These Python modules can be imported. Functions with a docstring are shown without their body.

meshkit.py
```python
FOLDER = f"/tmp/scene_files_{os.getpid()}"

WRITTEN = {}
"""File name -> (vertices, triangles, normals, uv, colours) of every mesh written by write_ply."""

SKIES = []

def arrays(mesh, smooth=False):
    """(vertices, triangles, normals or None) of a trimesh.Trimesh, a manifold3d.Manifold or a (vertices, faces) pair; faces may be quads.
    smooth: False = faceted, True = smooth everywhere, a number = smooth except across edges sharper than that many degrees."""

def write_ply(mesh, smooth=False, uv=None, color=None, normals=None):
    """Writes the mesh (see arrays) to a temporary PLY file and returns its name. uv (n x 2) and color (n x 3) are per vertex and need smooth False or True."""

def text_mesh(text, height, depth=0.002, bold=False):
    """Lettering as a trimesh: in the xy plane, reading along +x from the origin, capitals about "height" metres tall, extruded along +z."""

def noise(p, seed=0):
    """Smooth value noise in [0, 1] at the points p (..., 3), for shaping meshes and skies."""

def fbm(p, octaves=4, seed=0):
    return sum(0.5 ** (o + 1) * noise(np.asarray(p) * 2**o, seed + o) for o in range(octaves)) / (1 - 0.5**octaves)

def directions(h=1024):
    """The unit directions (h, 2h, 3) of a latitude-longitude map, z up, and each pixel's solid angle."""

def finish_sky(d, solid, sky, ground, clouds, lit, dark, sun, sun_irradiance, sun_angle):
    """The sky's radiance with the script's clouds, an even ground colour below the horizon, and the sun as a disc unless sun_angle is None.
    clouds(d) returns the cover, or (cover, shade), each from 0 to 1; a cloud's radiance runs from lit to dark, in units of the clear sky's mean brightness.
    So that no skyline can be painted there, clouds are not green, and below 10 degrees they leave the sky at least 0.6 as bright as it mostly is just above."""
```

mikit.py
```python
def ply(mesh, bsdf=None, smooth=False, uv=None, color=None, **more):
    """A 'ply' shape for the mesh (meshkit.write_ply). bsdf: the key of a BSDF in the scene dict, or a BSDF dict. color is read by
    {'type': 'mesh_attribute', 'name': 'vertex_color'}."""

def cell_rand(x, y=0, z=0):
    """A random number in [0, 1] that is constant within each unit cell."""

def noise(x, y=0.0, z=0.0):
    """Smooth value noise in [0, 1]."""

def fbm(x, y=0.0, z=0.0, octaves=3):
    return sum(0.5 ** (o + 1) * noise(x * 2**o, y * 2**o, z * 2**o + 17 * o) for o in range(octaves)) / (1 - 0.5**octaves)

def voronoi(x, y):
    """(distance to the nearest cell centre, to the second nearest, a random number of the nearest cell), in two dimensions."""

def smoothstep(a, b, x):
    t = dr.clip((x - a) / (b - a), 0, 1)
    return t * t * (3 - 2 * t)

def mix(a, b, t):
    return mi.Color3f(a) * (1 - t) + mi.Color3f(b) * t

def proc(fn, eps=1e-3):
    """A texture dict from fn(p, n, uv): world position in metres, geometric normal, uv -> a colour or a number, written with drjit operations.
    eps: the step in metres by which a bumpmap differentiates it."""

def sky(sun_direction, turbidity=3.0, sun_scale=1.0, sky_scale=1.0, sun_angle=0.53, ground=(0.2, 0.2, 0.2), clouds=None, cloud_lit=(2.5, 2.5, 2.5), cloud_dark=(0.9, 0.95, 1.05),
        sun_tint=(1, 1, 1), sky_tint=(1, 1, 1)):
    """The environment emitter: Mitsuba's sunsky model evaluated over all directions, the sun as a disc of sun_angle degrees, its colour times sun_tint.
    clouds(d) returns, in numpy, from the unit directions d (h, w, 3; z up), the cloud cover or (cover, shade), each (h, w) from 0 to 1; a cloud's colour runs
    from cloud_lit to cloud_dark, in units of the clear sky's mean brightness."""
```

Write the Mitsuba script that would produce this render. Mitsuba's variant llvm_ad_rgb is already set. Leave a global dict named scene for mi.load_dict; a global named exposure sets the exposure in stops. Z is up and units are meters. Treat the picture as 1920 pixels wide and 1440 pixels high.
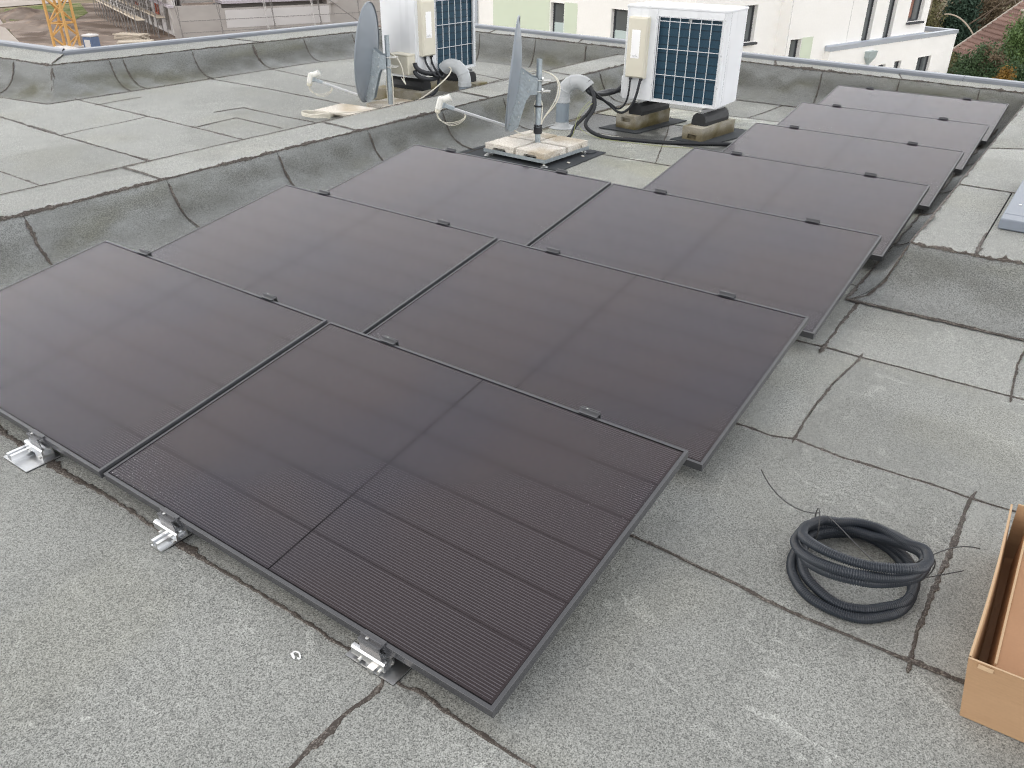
import math
import numpy as np, trimesh, drjit as dr, mitsuba as mi, mikit, meshkit
import manifold3d as m3
from shapely.geometry import Polygon, LineString, MultiLineString, box as sbox, Point
from shapely.ops import polygonize, unary_union
from mikit import noise, fbm, voronoi, cell_rand, smoothstep, mix, proc

T = mi.ScalarTransform4f
rng = np.random.default_rng(7)
scene, labels = {}, {}

# ------------------------------------------------------------------ camera, sky, exposure
CAM = np.array([2.543, -1.105, 1.815])
scene['camera'] = {'type': 'perspective', 'fov': 64.296, 'fov_axis': 'x', 'near_clip': 0.05, 'far_clip': 2000.0,
                   'to_world': T().look_at(origin=CAM.tolist(), target=(CAM + [-0.49752, 0.71354, -0.49329]).tolist(), up=[-0.29028, 0.39893, 0.86982])}
scene['sky'] = mikit.sky([-0.45, -0.50, 0.75], turbidity=4, sun_scale=0.06, sun_angle=40, clouds=lambda d: (1.0 + 0 * d[..., 2], np.clip(d[..., 2], 0, 1) ** .62 + .10 * (meshkit.fbm(d * 2.3, 4, 3) - .5)),
                         cloud_lit=(5.0, 5.0, 5.02), cloud_dark=(1.0, 1.02, 1.08), ground=(0.2, 0.2, 0.19))
exposure = 2.66

# measured outlines on the roof plane, metres
K = {
 'back_face': [-4.273,-3.447,-1.722,-0.267,0.585,1.396],
 'back_top': [-5.076,-3.583,-0.832,0.602],
 'crane': [-83.055,44.338,-9.5],
 'grass': [[-128.547,60.896],[-130.859,67.883],[-129.652,72.586],[-114.454,64.91],[-107.525,59.041],[-115.029,59.681],[-112.707,56.34],[-112.213,53.411],[-120.728,56.654]],
 'heap': [-115.755,57.247,-9.5],
 'houseA': [-6.959,63.799,-5.5],
 'houseC': [-5.155,60.577,-5.5],
 'lc_face': [-7.604],
 'left_face': [4.464,4.635,5.588,6.537,7.444,8.399],
 'lseams': [[[-7.391,2.835],[-6.502,2.838],[-5.251,2.763],[-4.543,2.738],[-3.876,2.714],[-3.637,2.701]],[[-4.966,1.824],[-4.431,1.817],[-3.9,1.803],[-3.764,1.799]],[[-5.234,2.748],[-5.278,3.048],[-5.296,3.389],[-5.354,3.755]],[[-6.825,3.804],[-6.651,3.783],[-5.336,3.737],[-4.573,3.704],[-3.892,3.666],[-3.673,3.651]],[[-6.3,3.753],[-6.325,4.036],[-6.328,4.311]],[[-4.557,3.687],[-4.581,3.937],[-4.607,4.233],[-4.193,4.205],[-3.864,4.189]],[[-5.005,4.259],[-4.987,4.446],[-4.959,4.61],[-4.382,4.57],[-3.848,4.563],[-3.403,4.513]],[[-6.698,2.623],[-6.959,3.062],[-6.986,3.484]],[[-6.544,5.529],[-5.663,5.513],[-4.677,5.436],[-4.116,5.373]],[[-6.606,6.489],[-5.271,6.286],[-4.36,6.137]],[[-4.38,7.974],[-3.919,7.854],[-3.548,7.74]],[[-3.838,7.08],[-3.813,7.336],[-3.919,7.854],[-3.867,8.325]]],
 'paths': [[[-137.29,50.186],[-115.674,53.818],[-104.135,48.855],[-97.156,46.113],[-91.391,43.848],[-79.498,38.865],[-82.71,24.826]],[[-159.699,58.999],[-142.901,67.234],[-136.976,71.191],[-136.138,74.584],[-131.673,72.05],[-131.701,68.338],[-130.672,61.208],[-142.306,52.159]]],
 'rb_front': [[1.671,3.45],[1.753,3.338],[1.868,3.37],[2.053,3.354],[2.274,3.378],[2.547,3.394]],
 'rb_left': [[1.671,3.45],[1.678,3.687],[1.676,4.087],[1.68,4.507],[1.68,5.105],[1.675,6.579]],
 'rb_top': [[[2.194,4.048],[2.206,3.685]],[[1.904,5.047],[2.022,5.057],[2.214,5.049],[2.394,5.037]],[[1.913,6.312],[2.097,6.409],[2.357,6.564]]],
 'rb_topedge': [[1.891,3.637],[1.895,5.04],[1.883,6.532],[1.882,8.391]],
 'rb_topfront': [[1.891,3.637],[2.076,3.65],[2.427,3.683]],
 'seams': [[[-1.014,-0.018],[-0.73,-0.022],[-0.579,-0.026],[-0.299,-0.028],[-0.229,-0.028],[-0.09,-0.017],[0.032,-0.015],[0.185,-0.013],[0.312,-0.017],[0.456,-0.021],[0.556,-0.019],[0.654,-0.017],[0.872,-0.015],[1.069,-0.016],[1.147,-0.018],[1.219,-0.015],[1.324,-0.02],[1.425,-0.022],[1.477,-0.016],[1.557,-0.016],[1.621,-0.017],[1.702,-0.018],[1.781,-0.019],[1.854,-0.02],[1.959,-0.027]],[[1.369,-0.029],[1.388,-0.049],[1.385,-0.135],[1.378,-0.2],[1.376,-0.259],[1.384,-0.348],[1.382,-0.446]],[[1.553,0.905],[1.64,0.898],[1.78,0.896],[1.898,0.886],[2.026,0.882],[2.135,0.869],[2.237,0.866],[2.361,0.872],[2.447,0.874],[2.539,0.875],[2.595,0.878],[2.697,0.883],[2.845,0.866]],[[1.471,1.796],[1.654,1.787],[1.826,1.786],[1.904,1.814],[2.094,1.794],[2.215,1.802],[2.412,1.81],[2.553,1.8],[2.629,1.809],[2.725,1.815],[2.84,1.814]],[[2.557,1.81],[2.554,1.793],[2.549,1.459],[2.538,1.17],[2.536,1.028],[2.543,0.873]],[[1.496,2.716],[1.608,2.708],[1.753,2.719],[1.926,2.712],[2.117,2.718],[2.285,2.714],[2.447,2.716],[2.623,2.722],[2.785,2.729]],[[1.925,2.725],[1.923,2.637],[1.896,2.376],[1.889,2.218],[1.893,1.95],[1.903,1.804]],[[1.738,3.328],[1.74,3.027],[1.746,2.868],[1.748,2.701]],[[2.565,3.334],[2.554,3.076],[2.563,2.867],[2.572,2.708]],[[-1.088,6.883],[-0.903,6.449],[-0.784,6.124],[-0.616,5.693]]],
 'siteK': [-82.215,55.994,-9.5],
 'soil': [[-122.836,57.698],[-129.699,70.099],[-124.004,85.394],[-108.408,114.25],[-56.082,62.274],[-72.093,36.802],[-91.35,43.882],[-101.219,47.873]],
 'up_face': [1.025,1.971,2.909,3.866,4.834,5.777,7.716],
 'up_top': [(1.985,1.934),(3.853,3.75),(5.717,5.563)],
 'veg': {'con':[-10.354,86.049,-5.07],'orange':[-1.712,45.19,-3.963],'s1':[-3.405,50.687,-4.441],'s2':[-2.102,50.685,-3.731],'s3':[-4.84,53.399,-5.151],'s4':[-3.071,52.711,-3.877],'t1':[-13.566,94.795,-5.397],'t2':[-10.185,100.021,-5.303],'t3':[-8.247,104.071,-5.453],'t4':[-9.962,77.522,-5.635],'t5':[-8.339,93.055,-5.076]},
}

# ------------------------------------------------------------------ bookkeeping
def ply(mesh, mat, **kw): return mikit.ply(mesh, 'm_' + mat, **kw)
def numbered(key):
    base = lambda k: k in scene or k in labels or any(s.startswith(k + '__') for s in scene)
    if not base(key):
        return key
    i = 1
    while base(f'{key}_{i:03d}'):
        i += 1
    return f'{key}_{i:03d}'

def thing(name, label, cat, group=None, kind=None):
    k = numbered(name)
    labels[k] = {'label': label, 'category': cat}
    if group: labels[k]['group'] = group
    if kind: labels[k]['kind'] = kind
    return k

_count = {}
WARP = {}                      # holders that follow the fall of the roof towards its far end: key -> (from y, depth, to y)
def sag(mesh, key):
    w = WARP.get(key)
    if w is None: return mesh
    if not isinstance(mesh, trimesh.Trimesh): return mesh
    v = mesh.vertices.copy(); v[:, 2] -= w[1] * np.clip((v[:, 1] - w[0]) / (w[2] - w[0]), 0, 1.2) * np.clip(1 - v[:, 2] / .27, 0, 1)
    mesh.vertices = v; return mesh
def part(parent, name, mesh, mat, smooth=False, label=None, kind=None, **kw):
    k = parent + '__' + name
    i = _count.get(k, 0); _count[k] = i + 1
    if i: k = f'{k}_{i:03d}'
    scene[k] = ply(sag(mesh, parent), mat, smooth=smooth, **kw)
    if label or kind:
        labels[k] = {}
        if label: labels[k]['label'] = label
        if kind: labels[k]['kind'] = kind
    return k

def single(name, mesh, mat, label, cat, smooth=False, group=None, kind=None, **kw):
    k = thing(name, label, cat, group, kind)
    scene[k] = ply(mesh, mat, smooth=smooth, **kw)
    return k

def struct(name, mesh, mat, smooth=False, label=None):
    scene[name] = ply(mesh, mat, smooth=smooth)
    labels[name] = {'kind': 'structure'}
    if label: labels[name]['label'] = label
    return name

# ------------------------------------------------------------------ mesh helpers
cat = trimesh.util.concatenate
def bx(c, s, rot=0.0, bev=0.0):
    """box: centre, size, turned about z (degrees), with chamfered edges"""
    s = np.asarray(s, float)
    if bev > 0:
        h = s / 2; b = min(bev, h.min() * .95)
        pts = [[sx * (h[0] - (0 if a == 0 else b)), sy * (h[1] - (0 if a == 1 else b)), sz * (h[2] - (0 if a == 2 else b))]
               for sx in (-1, 1) for sy in (-1, 1) for sz in (-1, 1) for a in range(3)]
        m = trimesh.convex.convex_hull(np.array(pts))
    else:
        m = trimesh.creation.box(s)
    if rot: m.apply_transform(trimesh.transformations.rotation_matrix(math.radians(rot), [0, 0, 1]))
    m.apply_translation(c)
    return m

def frame_mat(o, ex, ey, ez):
    M = np.eye(4); M[:3, 0], M[:3, 1], M[:3, 2], M[:3, 3] = ex, ey, ez, o
    return M

def cyl(a, b, r, n=16, r2=None):
    a, b = np.asarray(a, float), np.asarray(b, float)
    d = b - a; L = np.linalg.norm(d); d /= L
    x = np.cross(d, [0, 0, 1] if abs(d[2]) < .9 else [1, 0, 0]); x /= np.linalg.norm(x); y = np.cross(d, x)
    t = np.arange(n) * 2 * np.pi / n; ring = np.cos(t)[:, None] * x + np.sin(t)[:, None] * y
    r2 = r if r2 is None else r2
    v = np.vstack([a + ring * r, b + ring * r2, [a], [b]])
    f = []
    for i in range(n):
        j = (i + 1) % n
        f += [[i, j, n + j], [i, n + j, n + i], [2 * n, j, i], [2 * n + 1, n + i, n + j]]
    return trimesh.Trimesh(v, np.array(f)[:, ::-1] * 1, process=False)

def spline(P, step=.01):
    from scipy.interpolate import CubicSpline
    P = np.asarray(P, float)
    s = np.r_[0, np.cumsum(np.maximum(np.linalg.norm(np.diff(P, axis=0), axis=1), 1e-6) ** .6)]
    cs = CubicSpline(s, P); q = cs(np.linspace(0, s[-1], 400))
    l = np.r_[0, np.cumsum(np.linalg.norm(np.diff(q, axis=0), axis=1))]
    n = max(3, int(l[-1] / step))
    u = np.linspace(0, l[-1], n)
    return np.stack([np.interp(u, l, q[:, k]) for k in range(3)], 1)

def tube(P, r, n=10, closed=False, cap=True):
    P = np.asarray(P, float); m = len(P)
    t = (np.roll(P, -1, 0) - np.roll(P, 1, 0)) if closed else np.gradient(P, axis=0)
    t /= np.linalg.norm(t, axis=1, keepdims=True) + 1e-12
    a = np.cross(t[0], [0, 0, 1] if abs(t[0][2]) < .9 else [1, 0, 0]); A = []
    for i in range(m):
        a = a - t[i] * a.dot(t[i]); a /= np.linalg.norm(a) + 1e-12; A.append(a)
    A = np.array(A); B = np.cross(t, A)
    th = np.arange(n) * 2 * np.pi / n
    r = np.broadcast_to(r, (m,))
    v = P[:, None] + r[:, None, None] * (np.cos(th)[None, :, None] * A[:, None] + np.sin(th)[None, :, None] * B[:, None])
    f = []
    for i in range(m if closed else m - 1):
        k = (i + 1) % m
        for j in range(n):
            l = (j + 1) % n
            f += [[i * n + j, i * n + l, k * n + l], [i * n + j, k * n + l, k * n + j]]
    v = v.reshape(-1, 3)
    if cap and not closed:
        f += [[0, j + 1, j] for j in range(1, n - 1)] + [[(m - 1) * n, (m - 1) * n + j, (m - 1) * n + j + 1] for j in range(1, n - 1)]
    return trimesh.Trimesh(v, np.array(f), process=False)

def grid(V):
    """a sheet from an array (a, b, 3) of points"""
    a, b = V.shape[:2]
    i, j = np.meshgrid(np.arange(a - 1), np.arange(b - 1), indexing='ij')
    q = np.stack([i * b + j, i * b + j + 1, (i + 1) * b + j + 1, (i + 1) * b + j], -1).reshape(-1, 4)
    return trimesh.Trimesh(V.reshape(-1, 3), np.vstack([q[:, [0, 1, 2]], q[:, [0, 2, 3]]]), process=False)

def extrude(poly, h, z=0.0):
    gs = getattr(poly, 'geoms', [poly])
    m = cat([trimesh.creation.extrude_polygon(g, h, engine='earcut') for g in gs if g.area > 1e-6])
    m.apply_translation([0, 0, z]); return m

def prism(pts2, length, o, ex, ey, ez):
    """outline pts2 in (ex, ey), drawn out along ez from o"""
    m = trimesh.creation.extrude_polygon(Polygon(pts2), length, engine='earcut')
    m.apply_transform(frame_mat(np.asarray(o, float), ex, ey, ez)); 
    if np.linalg.det(np.array([ex, ey, ez])) < 0: m.invert()
    return m

def resample(P, step):
    P = np.asarray(P, float)
    l = np.r_[0, np.cumsum(np.linalg.norm(np.diff(P, axis=0), axis=1))]
    u = np.linspace(0, l[-1], max(2, int(l[-1] / step) + 1))
    return np.stack([np.interp(u, l, P[:, k]) for k in range(P.shape[1])], 1)

def bead(P, N, w=.012, h=.003, seed=0, step=.008, lift=.001, rag=1.0, ends=True):
    """the ragged line of bitumen pressed out of a torched seam: a low ridge along P on a surface of normals N"""
    P = np.asarray(P, float)
    N = np.broadcast_to(np.asarray(N, float), P.shape)
    Q = resample(np.hstack([P, N]), step); P, N = Q[:, :3], Q[:, 3:]
    N = N / np.linalg.norm(N, axis=1, keepdims=True)
    t = np.gradient(P, axis=0); t /= np.linalg.norm(t, axis=1, keepdims=True) + 1e-12
    s = np.cross(N, t)
    l = np.arange(len(P)) * step
    z = np.zeros_like(l)
    f1 = meshkit.fbm(np.stack([l * 13, z + seed * 3.7, z], 1), 3, seed)
    f2 = meshkit.fbm(np.stack([l * 46, z + seed * 5.1, z + 3], 1), 2, seed + 9)
    f3 = meshkit.fbm(np.stack([l * 2.2, z + seed * 1.3, z + 7], 1), 2, seed + 5)
    wid = w * (.30 + rag * (np.maximum(f3 - .40, 0) * 4.6 * f1 + .75 * f2 * f1 + .25 * f2))
    off = (f1 - .5) * w * 1.3 * rag + (f2 - .5) * w * .5 * rag
    if ends:
        e = np.minimum(1, np.minimum(l, l[-1] - l) / .03 + .15); wid = wid * e
    f4 = meshkit.fbm(np.stack([l * 70, z + seed * 2.1, z + 11], 1), 2, seed + 21)
    wl, wr = wid * (.15 + 1.1 * f2) + .0006, wid * (.15 + 1.2 * f4) + .0006
    V = np.stack([P + s * (off - wl)[:, None] + N * lift, P + s * (off - wl * .45)[:, None] + N * (lift + h), P + s * (off + wr * .45)[:, None] + N * (lift + h), P + s * (off + wr)[:, None] + N * lift], 1)
    return grid(V)

def fm_sphere(c, r):
    return m3.Manifold.sphere(r, 16).translate(c)

def ring_mesh(prof, n=48, closed=False):
    """lathe about z of (r, z) points"""
    prof = np.asarray(prof, float); th = np.linspace(0, 2 * np.pi, n + 1)
    V = np.stack([prof[:, 0][None] * np.cos(th)[:, None], prof[:, 0][None] * np.sin(th)[:, None], np.broadcast_to(prof[:, 1], (n + 1, len(prof)))], -1)
    return grid(V)

# ------------------------------------------------------------------ materials
def C3(a): return mi.Color3f(a)
def mat(name, b): scene['m_' + name] = b; return name
def plain(name, col, rough=.6, metallic=0.0, spec=.5, **kw):
    return mat(name, {'type': 'twosided', 'bsdf': {'type': 'principled', 'base_color': {'type': 'rgb', 'value': list(col)}, 'roughness': rough, 'metallic': metallic, 'specular': spec, **kw}})
def procmat(name, fn, rough=.6, metallic=0.0, spec=.4, bump=None, bs=1.0, eps=1e-3, **kw):
    b = {'type': 'principled', 'base_color': proc(fn), 'roughness': rough, 'metallic': metallic, 'specular': spec, **kw}
    if bump is not None: b = {'type': 'bumpmap', 'arbitrary': proc(bump, eps), 'scale': bs, 'bsdf': b}
    return mat(name, {'type': 'twosided', 'bsdf': b})

def granules(p, tone, warm=0.0, k=420.0):
    g = noise(p.x * k, p.y * k, p.z * k)
    g2 = noise(p.x * k * .7 + 11, p.y * k * .7, p.z * k * .7 + 5)
    g = smoothstep(.12, .88, g) * .6 + smoothstep(.2, .8, g2) * .4
    return (0.44 + 1.12 * g) * tone
def roof_fn(tone, seed):
    def fn(p, n, uv):
        big = fbm(p.x * .9 + seed, p.y * .9, seed * 1.7, 3)
        med = fbm(p.x * 5 + seed, p.y * 5, 2.2, 3)
        v = granules(p, tone) * (.80 + .26 * big + .16 * med)
        olive = smoothstep(.55, .75, fbm(p.x * 1.7 + 4, p.y * 1.7 + seed, 1.0, 3))
        c = mix((.988, 1.012, .958), (.965, .975, .87), olive * .5) * v
        # outlines left by dried puddles, patches that have lost granules
        pd = fbm(p.x * .8 + seed * 3, p.y * .8 + 2, 7.0, 3)
        c = c * (1 - .10 * smoothstep(.52, .535, pd) - .07 * smoothstep(.022, .0, dr.abs(pd - .52)))
        c = c * (1 - .10 * smoothstep(.70, .80, fbm(p.x * 7, p.y * 7, 4.0 + seed, 3)))
        # pale boot scuffs and rubbed granules
        q = fbm(p.x * 3.2 + 20, p.y * 3.2 + seed, 5.0, 2)
        u = p.x + .35 * q; w = p.y - .3 * q
        sc = smoothstep(.80, .93, noise(u * 16, w * 52 + seed)) * smoothstep(.48, .68, fbm(p.x * 1.6 + seed, p.y * 1.6 + 9, 3.0, 2))
        sc2 = smoothstep(.84, .95, noise(w * 15 + 7, u * 60)) * smoothstep(.50, .7, fbm(p.x * 1.1 + 3, p.y * 1.1 + seed, 8.0, 2))
        return c * (1 + .26 * sc + .22 * sc2)
    return fn
for i, t in enumerate((.280, .296, .268)):
    procmat(f'roof_membrane_{i}', roof_fn(t, 3.1 * i), .85, spec=.3)
def wet_fn(p, n, uv):
    m = smoothstep(.50, .62, fbm(p.x * 2.2, p.y * 2.2, 3.0, 3))
    return C3(roof_fn(.20, 2.0)(p, n, uv)) * mix((.42, .43, .44), (1, 1, 1), m)
procmat('roof_membrane_wet', wet_fn, .45, spec=.5)
def pale_fn(p, n, uv):
    c = roof_fn(.325, 5.0)(p, n, uv)
    q = fbm(p.x * 2.2, p.y * 2.2, 4.0, 2)
    u = p.x * .8 + p.y * .6 + .3 * q; w = p.y * .8 - p.x * .6 - .25 * q
    sc = smoothstep(.66, .86, noise(u * 7, w * 34)) * smoothstep(.40, .6, fbm(p.x * 2, p.y * 2, 1.0, 2))
    y = smoothstep(.5, .75, fbm(p.x * 2.5 + 9, p.y * 2.5, 6.0, 3))
    return c * mix((1.0, 1.0, .97), (1.0, .99, .885), y) * (1 + .40 * sc)
procmat('roof_membrane_pale', pale_fn, .85, spec=.3)
def upstand_fn(p, n, uv):
    g = noise(p.x * 300, p.y * 300, p.z * 300); g2 = noise(p.x * 620 + 3, p.y * 620, p.z * 620)
    v = .235 * (.30 + 1.4 * (smoothstep(.1, .9, g) * .6 + smoothstep(.1, .9, g2) * .4))
    a = fbm(p.x * 1.5, p.y * 1.5, p.z * 4, 4); b = fbm(p.x * 6 + 7, p.y * 6, p.z * 9, 4)
    edge = .05 * (fbm(p.x * 2.3 + 5, p.y * 2.3, 1.0, 3) - .5)
    band = smoothstep(.03, .12, p.z + edge) * (1 - .75 * smoothstep(.20, .31, p.z + edge))
    st = smoothstep(.30, .64, a * .6 + b * .4) * (.25 + .75 * band)
    ol = smoothstep(.42, .68, fbm(p.x * 1.1 + 31, p.y * 1.1, p.z * 3 + 2, 3))
    c = mix((1.0, 1.035, 1.02), (.56, .57, .53), st)
    c = c * mix((1, 1, 1), (.97, .95, .80), ol * st)
    return c * v
procmat('upstand_membrane', upstand_fn, .9, spec=.25)
def upfoot_fn(p, n, uv):
    a = fbm(p.x * 1.6 + 8, p.y * 1.6, p.z * 4, 3)
    return mix((1.0, 1.02, 1.0), (.82, .83, .72), smoothstep(.45, .7, a)) * granules(p, .215)
procmat('upstand_foot_membrane', upfoot_fn, .9, spec=.25)
def bead_fn(p, n, uv):
    g = noise(p.x * 330, p.y * 330, p.z * 330); g2 = noise(p.x * 150 + 3, p.y * 150, p.z * 150)
    q = smoothstep(.45, .8, g * .6 + g2 * .4 + .35 * (fbm(p.x * 14, p.y * 14, p.z * 14, 3) - .5))
    return mix((.050, .041, .035), (.185, .165, .145), q)
procmat('bitumen_bead', bead_fn, .65, spec=.4)
plain('bitumen_under', (.03, .028, .026), .8)

# solar cells: uv is metres along the long and the short side of the panel
PL, PW, NROW = 1.722, 1.138, 6
MARG = .016; ROWH = (PW - 2 * MARG) / NROW
def cell_fn(p, n, uv):
    v = uv.y - MARG
    r = v / ROWH; fr = r - dr.floor(r)
    k = fr * 20.0
    d = dr.abs(k - dr.floor(k) - .5)
    wire = dr.select((k > .97) & (k < 20.0), smoothstep(.36, .44, d), 0)
    hx = dr.abs(uv.x - PL * .5)
    wire = dr.select((hx < .003) | (uv.x < .022) | (uv.x > PL - .022), 0, wire)
    cx = dr.floor((uv.x - .016) / .0939)
    tint = cell_rand(cx, dr.floor(r), dr.floor(p.y * .7))
    big = fbm(p.x * 2.3, p.y * 2.3, 2.0, 2)
    base = mix((.0070, .0054, .0080), (.0108, .0064, .0072), smoothstep(.25, .75, big)) * (.93 + .14 * tint)
    c = base * (1 - wire) + C3((.100, .091, .101)) * wire
    # dust and dried drops
    sp = noise(uv.x * 420, uv.y * 420, dr.floor(p.y))
    dens = smoothstep(.55, .8, fbm(uv.x * 2.5 + dr.floor(p.y * .75) * 3, uv.y * 2.5, 9.0, 2))
    corner = smoothstep(.55, .05, uv.x * 1.0) * smoothstep(.30, .0, uv.y)
    c = c + C3((.5, .5, .5)) * (smoothstep(.955, .985, sp) * (dens + .25) + smoothstep(.90, .95, sp) * corner * .9)
    return c + C3((.004, .004, .004)) * big
scene['m_solar_cell'] = {'type': 'twosided', 'bsdf': {'type': 'principled', 'base_color': proc(cell_fn), 'roughness': .07, 'specular': .58, 'spec_tint': .32}}
plain('backsheet', (.010, .009, .011), .55, spec=.25)
def frame_fn(p, n, uv):
    return C3((.046, .047, .052)) * (.85 + .3 * fbm(p.x * 30, p.y * 30, p.z * 30, 2))
procmat('black_anodised', frame_fn, .32, spec=.9)
plain('clamp_black', (.075, .076, .082), .28, spec=.8)
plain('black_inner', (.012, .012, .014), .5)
plain('aluminium', (.80, .81, .82), .30, metallic=1.0)
plain('aluminium_plate', (.62, .63, .64), .38, metallic=1.0)
plain('steel_bolt', (.72, .72, .70), .28, metallic=1.0)
def galv_fn(p, n, uv):
    a, b, w = voronoi(p.x * 40 + p.y * 71 + p.z * 13, p.z * 66 + p.x * 9)
    return C3((.40, .45, .48)) * (.85 + .25 * w) * (.88 + .24 * fbm(p.x * 7, p.y * 7, p.z * 7, 2))
procmat('galvanised', galv_fn, .42, metallic=.55, spec=.5)
def cap_fn(p, n, uv):
    return C3((.27, .29, .325)) * (.88 + .2 * fbm(p.x * 3, p.y * 3, p.z * 12, 3))
procmat('cap_metal', cap_fn, .40, metallic=.5)
def dish_fn(p, n, uv):
    return C3((.205, .232, .262)) * (.9 + .18 * fbm(p.x * 6, p.y * 6, p.z * 6, 3))
procmat('dish_grey', dish_fn, .42, spec=.5)
def white_fn(p, n, uv):
    a = fbm(p.x * 2, p.y * 2, p.z * 2, 3)
    run = smoothstep(.55, .8, noise(p.x * 22 + p.y * 19, p.z * 1.6))
    return mix((.735, .75, .775), (.675, .69, .70), a) * (1 - .06 * run)
procmat('white_enamel', white_fn, .32, spec=.5)
plain('white_wire', (.56, .585, .61), .45)
plain('beige_plastic', (.62, .59, .49), .45)
plain('white_label', (.86, .86, .86), .5)
plain('print_grey', (.40, .41, .43), .6)
def fin_fn(p, n, uv):
    s = p.x * 130 + p.y * 130
    fr = s - dr.floor(s)
    band = p.z * 13.5; fb = band - dr.floor(band)
    dark = 1 - .5 * smoothstep(.78, .9, fb)
    return C3((.020, .058, .092)) * (.72 + .5 * dr.abs(fr - .5) * 2) * dark * (.85 + .3 * fbm(p.x * 5, p.y * 5, p.z * 5, 2))
procmat('fin_blue', fin_fn, .5, metallic=.2)
plain('black_rubber', (.016, .017, .019), .55)
def hose_fn(p, n, uv):
    return C3((.022, .024, .028)) * (.8 + .5 * fbm(p.x * 20, p.y * 20, p.z * 20, 2))
procmat('black_hose', hose_fn, .48)
plain('conduit_black', (.028, .034, .044), .36, spec=.6)
plain('tie_wire', (.05, .05, .05), .5)
plain('earth_wire', (.36, .39, .16), .5)
def pvc_fn(p, n, uv):
    return C3((.43, .45, .46)) * (.88 + .22 * fbm(p.x * 8, p.y * 8, p.z * 4, 3))
procmat('pvc_grey', pvc_fn, .38)
plain('pvc_dark', (.24, .285, .325), .42)
plain('coax_white', (.66, .63, .54), .45)
plain('lnb_white', (.72, .71, .66), .4)
plain('black_tape', (.015, .016, .02), .5)
def slab_fn(p, n, uv):
    g = noise(p.x * 130, p.y * 130, p.z * 130); g2 = noise(p.x * 300, p.y * 300, p.z * 300)
    st = smoothstep(.5, .75, fbm(p.x * 4 + 3, p.y * 4, p.z * 9, 3))
    c = mix((.52, .47, .40), (.74, .71, .65), smoothstep(.2, .75, g * .6 + g2 * .4))
    return c * mix((1, 1, 1), (.72, .66, .56), st)
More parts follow.
